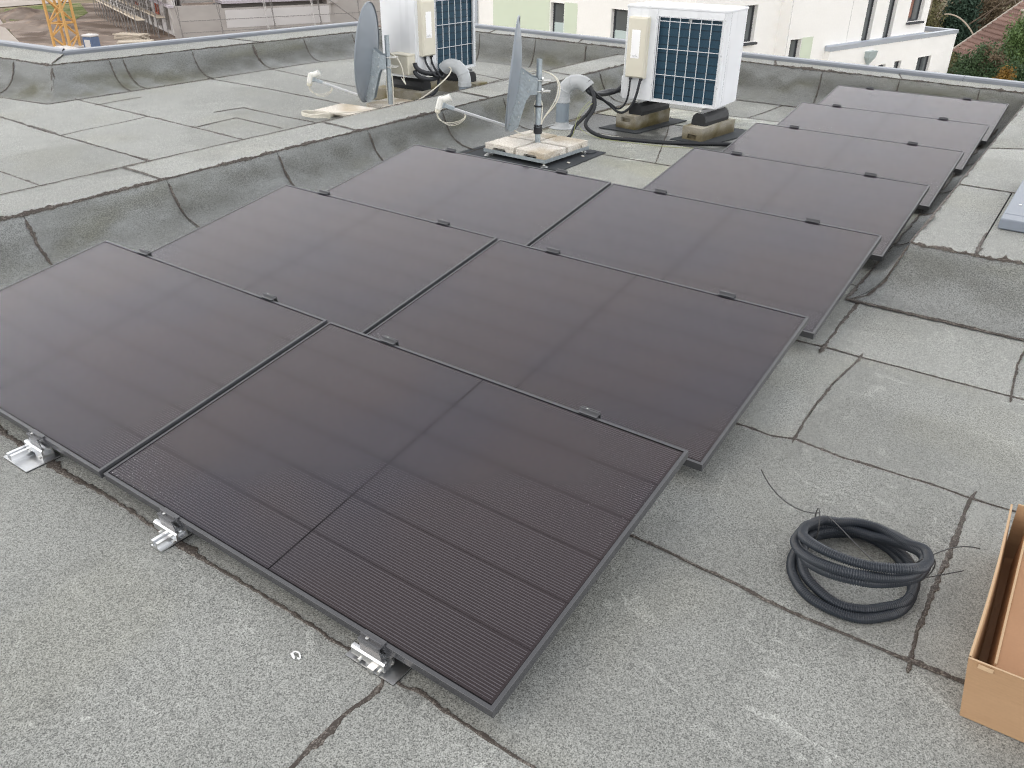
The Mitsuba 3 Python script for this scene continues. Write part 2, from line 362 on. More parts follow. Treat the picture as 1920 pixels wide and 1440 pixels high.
procmat('washed_concrete', slab_fn, .9, bump=lambda p, n, uv: noise(p.x * 150, p.y * 150, p.z * 150), bs=.004, eps=2e-3)
def conc_fn(p, n, uv):
    a = fbm(p.x * 7, p.y * 7, p.z * 7, 4)
    base = mix((.33, .31, .26), (.23, .205, .15), smoothstep(.35, .65, a))
    damp = smoothstep(.115, .03, p.z + .07 * fbm(p.x * 9, p.y * 9, 3.0, 2) - .035)
    moss = smoothstep(.52, .7, fbm(p.x * 5 + 2, p.y * 5, p.z * 4, 3))
    return base * mix((1, 1, 1), (.50, .46, .34), damp) * mix((1, 1, 1), (.66, .62, .40), moss) * (.85 + .3 * noise(p.x * 140, p.y * 140, p.z * 140))
procmat('damp_concrete', conc_fn, .85)
def mat_fn(p, n, uv):
    return C3((.040, .045, .050)) * (.75 + .5 * fbm(p.x * 6, p.y * 6, 1.0, 3)) * (.8 + .4 * noise(p.x * 220, p.y * 220, p.z * 220))
procmat('rubber_mat', mat_fn, .75)
def card_fn(p, n, uv):
    f = noise(p.x * 18 + p.y * 18, p.z * 260) * .5 + fbm(p.x * 5, p.y * 5, p.z * 5, 3)
    return mix((.335, .205, .112), (.41, .265, .155), f * .7) * (.96 + .08 * noise(p.x * 300, p.y * 300, p.z * 300))
procmat('cardboard', card_fn, .8, spec=.3)
def card2_fn(p, n, uv): return C3(card_fn(p, n, uv)) * C3((.92, .80, .76))
procmat('cardboard_inner', card2_fn, .7, spec=.3)
plain('cardboard_edge', (.48, .34, .21), .9)
plain('hatch_metal', (.20, .225, .265), .45, metallic=.2)
plain('hatch_dome', (.30, .30, .28), .25)
# buildings and land
def render_fn(p, n, uv):
    return mix((.86, .845, .815), (.80, .785, .755), fbm(p.x * .35, p.y * .35, p.z * .8, 4)) * (.98 + .04 * noise(p.x * 20, p.y * 20, p.z * 20))
procmat('white_render', render_fn, .9, spec=.2)
plain('green_render', (.60, .66, .53), .9, spec=.2)
plain('joint_grey', (.52, .51, .50), .9)
plain('window_frame_dark', (.035, .038, .045), .5)
plain('window_reveal', (.62, .61, .59), .8)
mat('window_glass', {'type': 'twosided', 'bsdf': {'type': 'principled', 'base_color': {'type': 'rgb', 'value': [.10, .11, .115]}, 'roughness': .06, 'specular': .8}})
plain('frosted_pane', (.46, .54, .53), .4)
plain('red_curtain', (.26, .13, .10), .9)
plain('zinc', (.42, .45, .50), .42, metallic=.5)
plain('hopper_grey', (.36, .42, .42), .5)
def tile_fn(p, n, uv):
    a = cell_rand(dr.floor(p.x * 3.3 + p.y * 1.9), dr.floor(p.z * 3.6), 1)
    return mix((.185, .118, .100), (.31, .205, .172), a) * mix((1, 1, 1), (.55, .55, .5), smoothstep(.5, .75, fbm(p.x * .7, p.y * .7, p.z, 3)))
procmat('roof_tile', tile_fn, .8)
plain('old_plaster', (.30, .26, .21), .9)
plain('verge_board', (.40, .36, .31), .8)
def siteconc_fn(p, n, uv):
    a = fbm(p.x * .5, p.y * .5, p.z * .9, 4); lines = smoothstep(.9, .98, noise(p.z * 1.1, 3.0))
    return mix((.47, .44, .41), (.34, .315, .295), a) * (1 - .15 * lines)
procmat('site_concrete', siteconc_fn, .9)
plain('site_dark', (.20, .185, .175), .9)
plain('site_white', (.56, .54, .525), .9)
plain('site_slab', (.46, .42, .45), .9)
plain('scaffold_steel', (.24, .225, .215), .6, metallic=.2)
plain('scaffold_board', (.50, .44, .36), .9)
plain('red_paint', (.42, .11, .07), .6)
plain('blue_paint', (.09, .13, .22), .6)
plain('crane_yellow', (.54, .31, .10), .5)
def soil_fn(p, n, uv):
    a = fbm(p.x * .35, p.y * .35, 1.0, 5); b = fbm(p.x * .09 + p.y * .02, p.y * .5, 4.0, 4)
    c = mix((.115, .088, .072), (.27, .225, .195), smoothstep(.3, .7, a * .55 + b * .45))
    return c * mix((1, 1, 1), (1.25, 1.2, 1.15), smoothstep(.62, .72, fbm(p.x * .8, p.y * .25, 9.0, 3)))
procmat('soil', soil_fn, .95, spec=.2)
def grass_fn(p, n, uv):
    a = fbm(p.x * .5, p.y * .5, 1.0, 4)
    return mix((.085, .115, .035), (.20, .19, .10), smoothstep(.35, .7, a))
procmat('grass', grass_fn, .95, spec=.2)
def ground_fn(p, n, uv):
    a = fbm(p.x * .2, p.y * .2, 1.0, 5)
    return mix((.09, .09, .05), (.19, .155, .105), smoothstep(.3, .7, a))
procmat('woodland_ground', ground_fn, .95, spec=.2)
def path_fn(p, n, uv):
    return mix((.30, .265, .235), (.38, .345, .31), fbm(p.x * .4, p.y * .4, 1.0, 4))
procmat('gravel_path', path_fn, .95, spec=.2)
def leafmat(name, a, b):
    def fn(p, n, uv): return mix(a, b, noise(p.x * 3.1, p.y * 3.1, p.z * 3.1) * .6 + noise(p.x * .7 + 5, p.y * .7, p.z * .7) * .4)
    return procmat(name, fn, .6, spec=.3)
leafmat('leaf_dark', (.026, .055, .026), (.095, .150, .065))
leafmat('leaf_olive', (.075, .080, .034), (.185, .165, .080))
leafmat('leaf_brown', (.110, .085, .055), (.22, .165, .105))
leafmat('leaf_orange', (.16, .085, .015), (.27, .16, .035))
leafmat('needle_dark', (.020, .045, .032), (.060, .100, .066))
leafmat('leaf_bright', (.060, .115, .036), (.15, .22, .075))
plain('bark', (.17, .13, .10), .95)
plain('bark_pale', (.42, .36, .29), .95)

# ================================================================== the roof
ZL = .065                       # the left roof lies a little higher
roof_bits = []
struct('roof', extrude(unary_union([sbox(-1.99, -4.0, 5.2, 3.60), sbox(-1.99, 3.4, 1.86, 9.16)]), .10, -.170), 'bitumen_under', label='flat bitumen roof of the building, laid with grey granulated sheets')
WARP['roof'] = (6.94, .065, 9.03); WARP['left_roof'] = (7.1, .058, 9.03)
def lay_sheets(region, lines, z, pick, holder='roof'):
    """the sheets of membrane between the seams: each a polygon with its own thickness and level"""
    net = unary_union([LineString(l) for l in lines] + [region.boundary])
    for i, g in enumerate(sorted((g for g in polygonize(net) if region.buffer(.01).contains(g.representative_point())), key=lambda g: (round(g.centroid.y, 2), round(g.centroid.x, 2)))):
        q = g.buffer(-.003)
        if q.area < .004: continue
        lev = .0042 + .0016 * (i % 3)
        m = extrude(q, lev, z)
        part(holder, 'membrane_sheet', m, pick(g.centroid, i))
seams = [list(map(tuple, s)) for s in K['seams']]
def ext(s, a=0, b=0):
    s = np.asarray(s, float)
    if a: d = s[0] - s[1]; s = np.vstack([s[0] + d / np.linalg.norm(d) * a, s])
    if b: d = s[-1] - s[-2]; s = np.vstack([s, s[-1] + d / np.linalg.norm(d) * b])
    return [tuple(q) for q in s]
S1 = [(-2.2, -.03)] + seams[0] + [(2.6, -.01), (3.6, -.03), (5.4, -.02)]
S2 = seams[1] + [(1.38, -.94)]
S3 = [(-2.2, .90), (-1.0, .885), (.5, .905)] + seams[2] + [(3.6, .88), (5.4, .89)]
S4 = [(-2.2, 1.80), (0, 1.81)] + seams[3] + [(3.8, 1.80), (5.4, 1.81)]
S6 = [(-2.2, 2.70), (0, 2.72)] + seams[5] + [(4, 2.72), (5.4, 2.71)]
main_seams = [S1, S2, S3, S4, ext(seams[4], .05, .05), S6, ext(seams[6], .03, .03), ext(seams[7], .2, .06), ext(seams[8], .2, .05), ext(seams[9], .5, .3),
              [(-2.2, 3.61), (0, 3.60), (1.75, 3.62)], [(-2.2, 4.50), (-1.2, 4.505), (0, 4.5), (1.75, 4.51)], [(-2.2, 5.40), (-1.0, 5.40), (0, 5.41), (1.75, 5.4)],
              [(-2.2, 6.13), (-1.5, 6.115), (-.8, 6.125), (.4, 6.12), (1.8, 6.13)], [(-2.2, 6.94), (-1.1, 6.93), (-.3, 6.95), (1.8, 6.93)], [(-2.2, 7.86), (-.9, 7.83), (-.45, 7.86), (1.8, 7.85)],
              [(-.62, 7.85), (-.60, 8.3), (-.61, 9.2)], [(.52, -.03), (.5, -.5), (.51, -1.2)], [(-2.2, -.94), (1, -.93), (3, -.95), (5.4, -.94)], [(-.2, 2.70), (-.2, 3.61)], [(3.4, -.02), (3.4, -.95)]]
reg = unary_union([sbox(-1.98, -3.9, 5.1, 3.40), sbox(-1.98, 3.3, 1.70, 9.03)])
def pick_main(c, i):
    if 6.0 < c.y < 7.0: return 'roof_membrane_wet'
    if c.x < .6 and 4.45 < c.y < 8.4: return 'roof_membrane_pale'
    return ('roof_membrane_0', 'roof_membrane_1', 'roof_membrane_2')[(i * 7 + int(c.y * 1.1 + 5)) % 3]
vis = [s for k, s in enumerate(main_seams) if k not in (17,)]
lay_sheets(reg, vis, 0, pick_main)
for k, s in enumerate(vis):
    P = np.array(s); P = np.c_[P, np.full(len(P), .0062)]
    wide = {0: .013, 1: .012, 2: .009, 3: .009, 4: .009, 6: .010}.get(k, .007)
    part('roof', 'seam', bead(P, [0, 0, 1], wide, .003, seed=k + 3), 'bitumen_bead')
# left roof
struct('left_roof', extrude(unary_union([sbox(-6.90, -4.0, -2.99, 9.16), sbox(-12, -4.0, -6.7, 3.50)]), .1, ZL - .17), 'bitumen_under', label='left part of the flat roof beyond the long upstand')
lsea = [ext(s, 0, 0) for s in K['lseams']]
regL = unary_union([sbox(-6.72, -3.9, -3.05, 9.03), sbox(-11, -3.9, -6.6, 3.46)])
Ls = [[(-11, 2.85)] + lsea[0][1:] + [(-3.0, 2.69)], [(-11, 1.84), (-7, 1.83)] + lsea[1] + [(-3.0, 1.79)], lsea[2], [(-6.9, 3.81)] + lsea[3] + [(-3.0, 3.64)], ext(lsea[4], .03, 0), ext(lsea[5], .03, 0), lsea[6], ext(lsea[7], 0, .05),
      ext(lsea[8], .3, 0) + [(-3.0, 5.33)], ext(lsea[9], .3, 0) + [(-3.0, 6.02)], ext(lsea[10], .6, .6), ext(lsea[11], 0, .9), [(-11, .93), (-7, .92), (-3, .90)], [(-6.9, 7.22), (-5, 7.15), (-3, 7.08)], [(-6.9, 4.62), (-5.0, 4.6)], [(-11, -.05), (-3, -.06)]]
net_ok = [0, 1, 2, 3, 4, 5, 6, 8, 9, 10, 11, 12, 13, 14, 15]
lay_sheets(regL, [Ls[k] for k in net_ok], ZL, lambda c, i: ('roof_membrane_1', 'roof_membrane_0', 'roof_membrane_1')[(i * 5 + int(c.y)) % 3], 'left_roof')
for k in [0, 1, 2, 3, 4, 5, 6, 8, 9, 10, 11, 12]:
    P = np.array(Ls[k]); P = np.c_[P, np.full(len(P), ZL + .0062)]
    part('left_roof', 'seam', bead(P, [0, 0, 1], .013 if k in (0, 3) else .009, .003, seed=k + 40), 'bitumen_bead')

# ------------------------------------------------------------------ upstands: swept strips of membrane with beads between
def sweep(A, B, n, prof, m0=0, m1=0, zscale=None, zbase=None, step=.12, seed=0, amp=.006):
    """profile (s, z) carried from A to B; s runs along n; m0, m1 mitre the ends; zscale(t) stretches the height"""
    A, B, n = (np.asarray(q, float) for q in (A, B, n))
    L = np.linalg.norm(B - A); d = (B - A) / L
    k = max(2, int(L / step) + 1)
    t = np.linspace(0, 1, k)
    pr = np.asarray(prof, float)
    s, z = pr[:, 0], pr[:, 1]
    sh = (m0 * (1 - t)[:, None] + m1 * t[:, None]) * s[None]
    P = A[None, None] + (t * L)[:, None, None] * d + sh[..., None] * d + s[None, :, None] * n
    Z = np.broadcast_to(z[None], (k, len(z))).copy()
    if zscale is not None: Z = np.array([[zscale(P[i, j], z[j]) for j in range(len(z))] for i in range(k)])
    P = np.concatenate([P[..., :2], Z[..., None]], -1)
    w = (meshkit.fbm(P * [1.7, 1.7, 3.0] + seed, 2, 3) - .5) * 2 * amp * np.clip(np.minimum(np.arange(len(z)), 99), 0, 1)[None]
    P[..., :2] += w[..., None] * n[:2]
    return grid(P)
def two_sided(m, n):
    """turn the sheet so that it faces n"""
    if (m.face_normals * m.area_faces[:, None]).sum(0).dot(n) < 0: m.invert()
    return m
def smooth_prof(p, k=5):
    p = np.asarray(p, float)
    from scipy.interpolate import PchipInterpolator
    u = np.r_[0, np.cumsum(np.linalg.norm(np.diff(p, axis=0), axis=1))]; q = np.linspace(0, u[-1], k * len(p))
    return np.stack([PchipInterpolator(u, p[:, i])(q) for i in (0, 1)], 1)

def membrane_wall(key, A, B, n, prof, cuts, zs, m0=0, m1=0, mats=('upstand_membrane', 'upstand_foot_membrane'), name='membrane_strip', seed=0, foot_at=.62, beadw=.010):
    """the strips of a membrane upstand from A to B, cut at the distances cuts, a bead at every joint, at the top edge and at the foot"""
    A, B, n = (np.asarray(q, float) for q in (A, B, n)); L = np.linalg.norm(B - A); d = (B - A) / L
    e = [0] + sorted(c for c in cuts if .02 < c < L - .02) + [L]
    pr = smooth_prof(prof)
    for i in range(len(e) - 1):
        a, b = e[i] + (.002 if i else 0), e[i + 1] - (.002 if i < len(e) - 2 else 0)
        off = .0015 * (i % 2)
        q = pr.copy(); q[:, 0] += off
        m = sweep(A + d * a, A + d * b, n, q, m0 if i == 0 else 0, m1 if i == len(e) - 2 else 0, zs, seed=seed)
        part(key, name, two_sided(m, n + [0, 0, .3]), mats[0], smooth=True)
    N = np.array([n[0], n[1], .6])
    for k, c in enumerate(e[1:-1]):
        P = np.array([A[:2].tolist() + [0]] * len(pr)) + d * c + pr[:, :1] * n
        P[:, 2] = [zs(P[j], pr[j, 1]) if zs else pr[j, 1] for j in range(len(pr))]
        P[:, :2] += d[:2] * (.016 * np.linspace(0, 1, len(pr))[:, None] ** 2) * (1 if k % 2 else -1)
        Nn = np.gradient(P, axis=0); Nn = np.cross(Nn, d); Nn *= np.sign((Nn * N).sum(1))[:, None]
        part(key, 'seam', bead(P[2:], Nn[2:], beadw * .95, .004, seed=seed + 11 * k, lift=.006), 'bitumen_bead')
    for s_, lift, w, sd in ((pr[0], .002, beadw * 1.3, 1), (pr[-1], .0035, beadw, 2)):
        t = np.linspace(0, 1, 80)[:, None]
        P = A * (1 - t) + B * t + n * s_[0] + d * (s_[0] * (m0 * (1 - t) + m1 * t)); P[:, 2] = [zs(P[j], s_[1]) if zs else s_[1] for j in range(len(P))]
        part(key, 'seam', bead(P, [0, 0, 1] if sd == 2 else (n + [0, 0, 1.2]), w, .004, seed=seed + 70 + sd, lift=lift + .002, ends=False), 'bitumen_bead')

# --- the long upstand between the two roofs
up = thing('roof_upstand', 'long low bitumen covered upstand running between the solar panels and the left roof', 'upstand')
WARP[up] = (6.94, .064, 9.03)
YA, YB, XT, XB, ZT = -3.8, 9.15, -2.42, -2.95, .315
face_prof = [(0, ZT - .004), (.018, ZT - .03), (.045, .22), (.09, .135), (.17, .062), (.28, .022), (.41, .010)]
membrane_wall(up, [XT, YA, 0], [XT, YB, 0], [1, 0, 0], face_prof, [y - YA for y in [-2.1, -.4] + K['up_face']], None, seed=1, beadw=.009)
back_prof = [(0, .298), (.02, .27), (.05, .17), (.12, ZL + .03), (.22, ZL + .008)]
m = two_sided(sweep([XB, YA, 0], [XB, YB, 0], [-1, 0, 0], smooth_prof(back_prof), seed=2), [-1, 0, .3]); part(up, 'membrane_strip', m, 'upstand_membrane', smooth=True)
ys = [YA, -1.6, .1]; cuts = [((a - .02, a + .02) if not isinstance(a, tuple) else a) for a in [-1.6, .10] + K['up_top'] + [(7.35, 7.2)]]
edges = [(YA, YA)] + cuts + [(YB, YB)]
for i in range(len(edges) - 1):
    (l0, r0), (l1, r1) = edges[i], edges[i + 1]
    u = np.linspace(0, 1, 40)[:, None]; v = np.linspace(0, 1, 8)[None]
    X = np.broadcast_to(XB + (XT - XB) * v, (40, 8)); Y = (l0 + (l1 - l0) * u) * (1 - v) + (r0 + (r1 - r0) * u) * v
    Z = .298 + (ZT - .298) * v + .0015 * (i % 2) + (meshkit.fbm(np.stack([X * 2, Y * 1.5, X * 0], -1), 2, 5) - .5) * .006
    part(up, 'membrane_top', two_sided(grid(np.stack([X, Y, Z], -1)), np.array([0, 0, 1])), 'roof_membrane_1' if i % 2 else 'roof_membrane_0', smooth=True)
for k, (l, r) in enumerate(cuts):
    part(up, 'seam', bead([[XB, l, .302], [(XB + XT) / 2, (l + r) / 2 + .006, .312], [XT, r, .320]], [0, 0, 1], .013, .004, seed=100 + k, lift=.003), 'bitumen_bead')
t = np.linspace(YA, YB, 60); P = np.stack([XB + 0 * t, t, .300 + 0 * t], 1)
part(up, 'seam', bead(P, [0, 0, 1], .011, .003, seed=133, lift=.003, ends=False), 'bitumen_bead')
part(up, 'core', bx([(XT + XB) / 2, (YA + YB) / 2, .12], [.50, YB - YA - .02, .33]), 'bitumen_under')

# --- parapets with a metal edge profile
def cap_prof(w, r):
    return [(-w + .010, r - .03), (-w + .018, r + .030), (-w, r + .046), (-w - .075, r + .050), (-w - .088, r + .040), (-w - .090, r - .12)]
def parapet(key, A, B, n, prof, cuts, top_cuts, ztf, zf, m0, m1, seed, W=.28, rise=.008):
    """ztf(P): height of the top at a point; prof heights run from 0 at the foot to 1 at the top"""
    A, B, n = (np.asarray(q, float) for q in (A, B, n)); L = np.linalg.norm(B - A); d = (B - A) / L
    zs = lambda P, z: zf(P) + z * (ztf(P) - zf(P))
    membrane_wall(key, A, B, n, prof, cuts, zs, m0, m1, seed=seed)
    e = [0] + sorted(top_cuts) + [L]
    for i in range(len(e) - 1):
        a, b = e[i], e[i + 1]
        tp = [(-W, 9 + rise), (-W / 2, 9 + rise * .5), (-.02, 9.001), (0, 8.996)]
        m = sweep(A + d * (a + .002), A + d * (b - .002), n, tp, m0 if i == 0 else .35, m1 if i == len(e) - 2 else .35, lambda P, z: ztf(P) + z - 9 + .0012 * (i % 2), seed=seed, amp=.001)
        part(key, 'membrane_top', two_sided(m, [0, 0, 1]), 'roof_membrane_1' if i % 2 else 'roof_membrane_0', smooth=True)
        if i:
            p = A + d * a; Q = np.array([p + n * s + d * (s * .35) for s in (0, -W / 2, -W + .01)]); Q[:, 2] = [ztf(q) + .002 + rise * j / 2 for j, q in enumerate(Q)]
            part(key, 'seam', bead(Q, [0, 0, 1], .012, .003, seed=seed + 200 + i, lift=.003), 'bitumen_bead')
    # metal profile in lengths of about 3 m, joints a few millimetres wide
    k = max(1, int(L / 3)); 
    for i in range(k):
        a, b = L * i / k, L * (i + 1) / k
        cp = np.array(cap_prof(W, rise))
        m = sweep(A + d * (a + (.002 if i else 0)), A + d * (b - (.002 if i < k - 1 else 0)), n, cp, m0 if i == 0 else 0, m1 if i == k - 1 else 0, lambda P, z: ztf(P) + z, seed=seed, amp=0)
        part(key, 'edge_profile', two_sided(m, [0, 0, 1]), 'cap_metal', smooth=25)
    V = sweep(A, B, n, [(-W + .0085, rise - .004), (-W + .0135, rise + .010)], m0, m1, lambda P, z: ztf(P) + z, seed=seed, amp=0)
    part(key, 'shadow_strip', two_sided(V, n), 'black_inner')  # black strip painted in for the shadow gap below the metal profile
    V = sweep(A, B, n, [(-W - .089, -1), (-W - .089, 0)], m0, m1, lambda P, z: -9.5 if z < -.5 else ztf(P) - .09, seed=seed, amp=0)
    part(key, 'outer_wall', two_sided(V, -n), 'white_render')
pp = [(0, .99), (.012, .93), (.030, .74), (.065, .46), (.13, .20), (.22, .05), (.33, .012)]
# left roof: along y, and the return at its near corner
zl_top = lambda P: .396 - .0115 * (P[1] - 3.8)
ppl = [(a * 1.18, b) for a, b in pp]; ppb = [(a * .62, b) for a, b in pp]
lp = thing('parapet', 'left parapet with dark seams and olive stains in front of the building site', 'parapet')
YC = 3.79
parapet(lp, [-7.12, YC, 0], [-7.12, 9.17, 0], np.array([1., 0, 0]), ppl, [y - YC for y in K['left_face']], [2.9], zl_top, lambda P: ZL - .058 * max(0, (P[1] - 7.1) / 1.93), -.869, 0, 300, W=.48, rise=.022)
n2 = np.array([.14, -.99, 0]); n2 /= np.linalg.norm(n2); d2 = np.array([-n2[1], n2[0], 0])
A2 = np.array([-7.12, YC, 0]) - d2 * 4.2
lc = thing('parapet', 'short parapet return at the far left corner, meeting the left parapet at an outward corner', 'parapet')
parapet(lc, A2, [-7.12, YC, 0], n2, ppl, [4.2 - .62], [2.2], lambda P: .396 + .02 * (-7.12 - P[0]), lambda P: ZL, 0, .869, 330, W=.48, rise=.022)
part(lc, 'seam', bead([[-7.13, YC + .01, .402], [-7.36, YC + .21, .412], [-7.58, YC + .41, .422]], [0, 0, 1], .009, .003, seed=349, lift=.006), 'bitumen_bead')
part(lc, 'seam', bead([[-7.12 + .012, YC - .01, ZL + .30], [-7.07, YC - .05, ZL + .16], [-7.0, YC - .12, ZL + .06], [-6.93, YC - .17, ZL + .012]], [.7, -.7, .3], .022, .006, seed=350, lift=.004), 'bitumen_bead')
# the back, left and right of the upstand
zb_top = lambda P: .363 - .0132 * (P[0] + 1.23)
bp = thing('parapet', 'rear parapet of the left roof, partly hidden by the sideways heat pump', 'parapet')
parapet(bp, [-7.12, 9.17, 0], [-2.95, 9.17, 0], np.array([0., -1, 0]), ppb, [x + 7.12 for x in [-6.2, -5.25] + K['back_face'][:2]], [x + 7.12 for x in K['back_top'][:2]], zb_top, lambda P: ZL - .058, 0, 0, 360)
bq = thing('parapet', 'long rear parapet behind the second heat pump and the farthest solar panels', 'parapet')
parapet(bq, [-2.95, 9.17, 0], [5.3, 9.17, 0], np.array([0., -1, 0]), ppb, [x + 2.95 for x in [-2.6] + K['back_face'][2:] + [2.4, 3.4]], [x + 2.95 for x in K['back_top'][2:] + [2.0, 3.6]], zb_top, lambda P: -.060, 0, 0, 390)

# --- raised block at the right
rb = thing('raised_roof_block', 'raised membrane covered block of the roof at the right edge with a flat light top', 'roof block')
ZR = .31
WARP[rb] = (6.94, .06, 9.03)
XL, YF = 1.885, 3.64
rp = [(0, ZR - .004), (.012, ZR - .03), (.035, .22), (.07, .14), (.125, .07), (.19, .028), (.27, .010)]
membrane_wall(rb, [XL, 9.15, 0], [XL, YF, 0], [-1, 0, 0], [(a * .78, b) for a, b in rp], [1.07, 2.22, 3.27, 3.92, 4.72], None, 0, 1 / .78, mats=('upstand_membrane', ''), seed=420, beadw=.010)
membrane_wall(rb, [XL, YF, 0], [5.2, YF, 0], [0, -1, 0], rp, [1.6, 2.7], None, -.78, 0, seed=450, beadw=.016)
part(rb, 'seam', bead([[XL - .004, YF - .004, ZR - .02], [XL - .03, YF - .05, .20], [XL - .06, YF - .10, .10], [XL - .12, YF - .19, .03], [XL - .19, YF - .265, .012]], [-.6, -.6, .4], .012, .005, seed=470, lift=.005), 'bitumen_bead')
edges = [[(XL, YF), (5.2, YF)], [(XL, 5.05), (2.4, 5.04), (5.2, 5.03)], [(XL, 6.30), (2.3, 6.55), (5.2, 6.6)], [(XL, 9.16), (5.2, 9.16)]]
blocks = []
for i in range(3):
    pg = Polygon([*edges[i], *edges[i + 1][::-1]])
    if i == 0:
        for q, mm in ((pg.intersection(sbox(0, 0, 2.202, 20)), 'roof_membrane_1'), (pg.intersection(sbox(2.206, 0, 9, 20)), 'roof_membrane_0')): part(rb, 'membrane_top', extrude(q.buffer(-.002), .006, ZR - .006), mm)
    else: part(rb, 'membrane_top', extrude(pg.buffer(-.002), .006 + .001 * i, ZR - .006), 'roof_membrane_1' if i == 1 else 'roof_membrane_0')
for k, s in enumerate([[(2.194, 4.06), (2.20, 3.85), (2.206, 3.66)], edges[1], edges[2]]):
    P = np.array(s); part(rb, 'seam', bead(np.c_[P, np.full(len(P), ZR + .002)], [0, 0, 1], .010, .003, seed=480 + k, lift=.002), 'bitumen_bead')
part(rb, 'core', bx([(XL + 5.2) / 2 + .02, (YF + 9.16) / 2 + .02, ZR / 2 - .01], [5.2 - XL - .02, 9.16 - YF - .02, ZR - .02]), 'bitumen_under')

# --- roof hatch on it
hk = thing('roof_hatch', 'low grey metal framed roof window on the raised block at the right edge', 'roof window')
def hatch():
    x0, y0, w, l, h = 2.235, 4.17, 1.05, 1.15, .06
    part(hk, 'curb', bx([x0 + w / 2, y0 + l / 2, ZR + .02], [w - .06, l - .06, .05]), 'black_inner')
    for c, s in (((x0 + w / 2, y0 + .06, ZR + .035), (w, .12, h)), ((x0 + w / 2, y0 + l - .06, ZR + .035), (w, .12, h)), ((x0 + .06, y0 + l / 2, ZR + .0352), (.12, l - .24, h)), ((x0 + w - .06, y0 + l / 2, ZR + .0352), (.12, l - .24, h))):
        part(hk, 'frame_rail', bx(c, s, bev=.006), 'hatch_metal')
    part(hk, 'pane', bx([x0 + w / 2, y0 + l / 2, ZR + .05], [w - .24, l - .24, .02]), 'hatch_dome')
    part(hk, 'screw', cyl([x0 + .06, y0 + .35, ZR + .064], [x0 + .06, y0 + .35, ZR + .069], .008), 'steel_bolt')
hatch()

# ================================================================== solar panels
TILT = .150997
PY = [0, 1.284, 2.573, 3.878, 5.227, 6.528, 7.793]; PZ = [0, .019, .041, .031, -.003, -.016, -.017]
ct, st = math.cos(TILT), math.sin(TILT)
def panel_matrix(col, i):
    x0 = 0.0 if col else -PL - .0105
    y0, z0 = PY[i] + (0 if col else -.0088), .09 + PZ[i] + (0 if col else .0079) - .0034 * (x0)
    return frame_mat([x0, y0, z0 + .0029], [1, 0, -.0034], [0, ct, st], [0, -st, ct])
def xf(m, M): m = m.copy(); m.apply_transform(M); return m
FH, LIP = .032, .0115
def rail_mesh(a, b, inward):
    """one side of the frame: an L section from a to b with mitred ends, lip pointing inward"""
    a, b, n = (np.array(q, float) for q in (a, b, inward)); d = (b - a) / np.linalg.norm(b - a)
    sec = [(0, -FH), (0, -.0008), (.0008, 0), (LIP, 0), (LIP, -.0018), (.002, -.0018), (.002, -FH)]
    V = np.array([[p + n * s + d * s * k + np.array([0, 0, z]) for s, z in sec] for p, k in ((a, 1), (b, -1))])
    m = grid(np.concatenate([V, V[:, :1]], 1)); 
    if (m.face_normals[:, 2] * m.area_faces).sum() < 0: m.invert()
    return m
ordw = ['nearest', 'second', 'third', 'fourth', 'fifth', 'sixth', 'farthest']
supports = []
def solar_panel(col, i):
    side = 'right' if col else 'left'
    nm = ordw[i] if col else ['nearest', 'middle', 'farthest'][i]
    extra = {(1, 0): ', largest in the photo', (0, 0): ', cut by the photo edge', (1, 6): ', beside the rear parapet', (0, 2): ', before the dish stand'}.get((col, i), '')
    k = thing('solar_panel', f'black solar panel, {nm} of {"seven in the right" if col else "three in the left"} column{extra}', 'solar panel', 'tilted black solar panels on the roof')
    M = panel_matrix(col, i)
    c = [(0, 0, 0), (PL, 0, 0), (PL, PW, 0), (0, PW, 0)]
    for a, b, n in ((c[0], c[1], (0, 1, 0)), (c[1], c[2], (-1, 0, 0)), (c[2], c[3], (0, -1, 0)), (c[3], c[0], (1, 0, 0))):
        part(k, 'frame_rail', xf(rail_mesh(a, b, n), M), 'black_anodised')
    part(k, 'backsheet', xf(bx([PL / 2, PW / 2, -.0062], [PL - .006, PW - .006, .004]), M), 'backsheet')
    for r in range(NROW):
        for h in range(2):
            u0, u1 = (.0135, PL / 2 - .0024) if h == 0 else (PL / 2 + .0024, PL - .0135)
            v0, v1 = MARG + r * ROWH + .0006, MARG + (r + 1) * ROWH - .0006
            V = np.array([[u0, v0, -.0022], [u1, v0, -.0022], [u1, v1, -.0022], [u0, v1, -.0022]])
            W = np.c_[V, np.ones(4)] @ M.T
            part(k, 'cell_row', (W[:, :3], np.array([[0, 1, 2], [0, 2, 3]])), 'solar_cell', uv=V[:, :2])
    return M
clamp_sec = [(-.016, -.016), (.0, -.016), (.0, .004), (-.010, .004), (-.010, .0062), (.007, .0062), (.007, .016), (.0105, .016), (.0105, .0062), (.021, .0062), (.021, .0095), (.024, .0095), (.024, -.030), (.0205, -.030), (.0205, .0028), (.004, .0028), (.004, -.030), (.0, -.030), (.0, -.020), (-.016, -.020)]
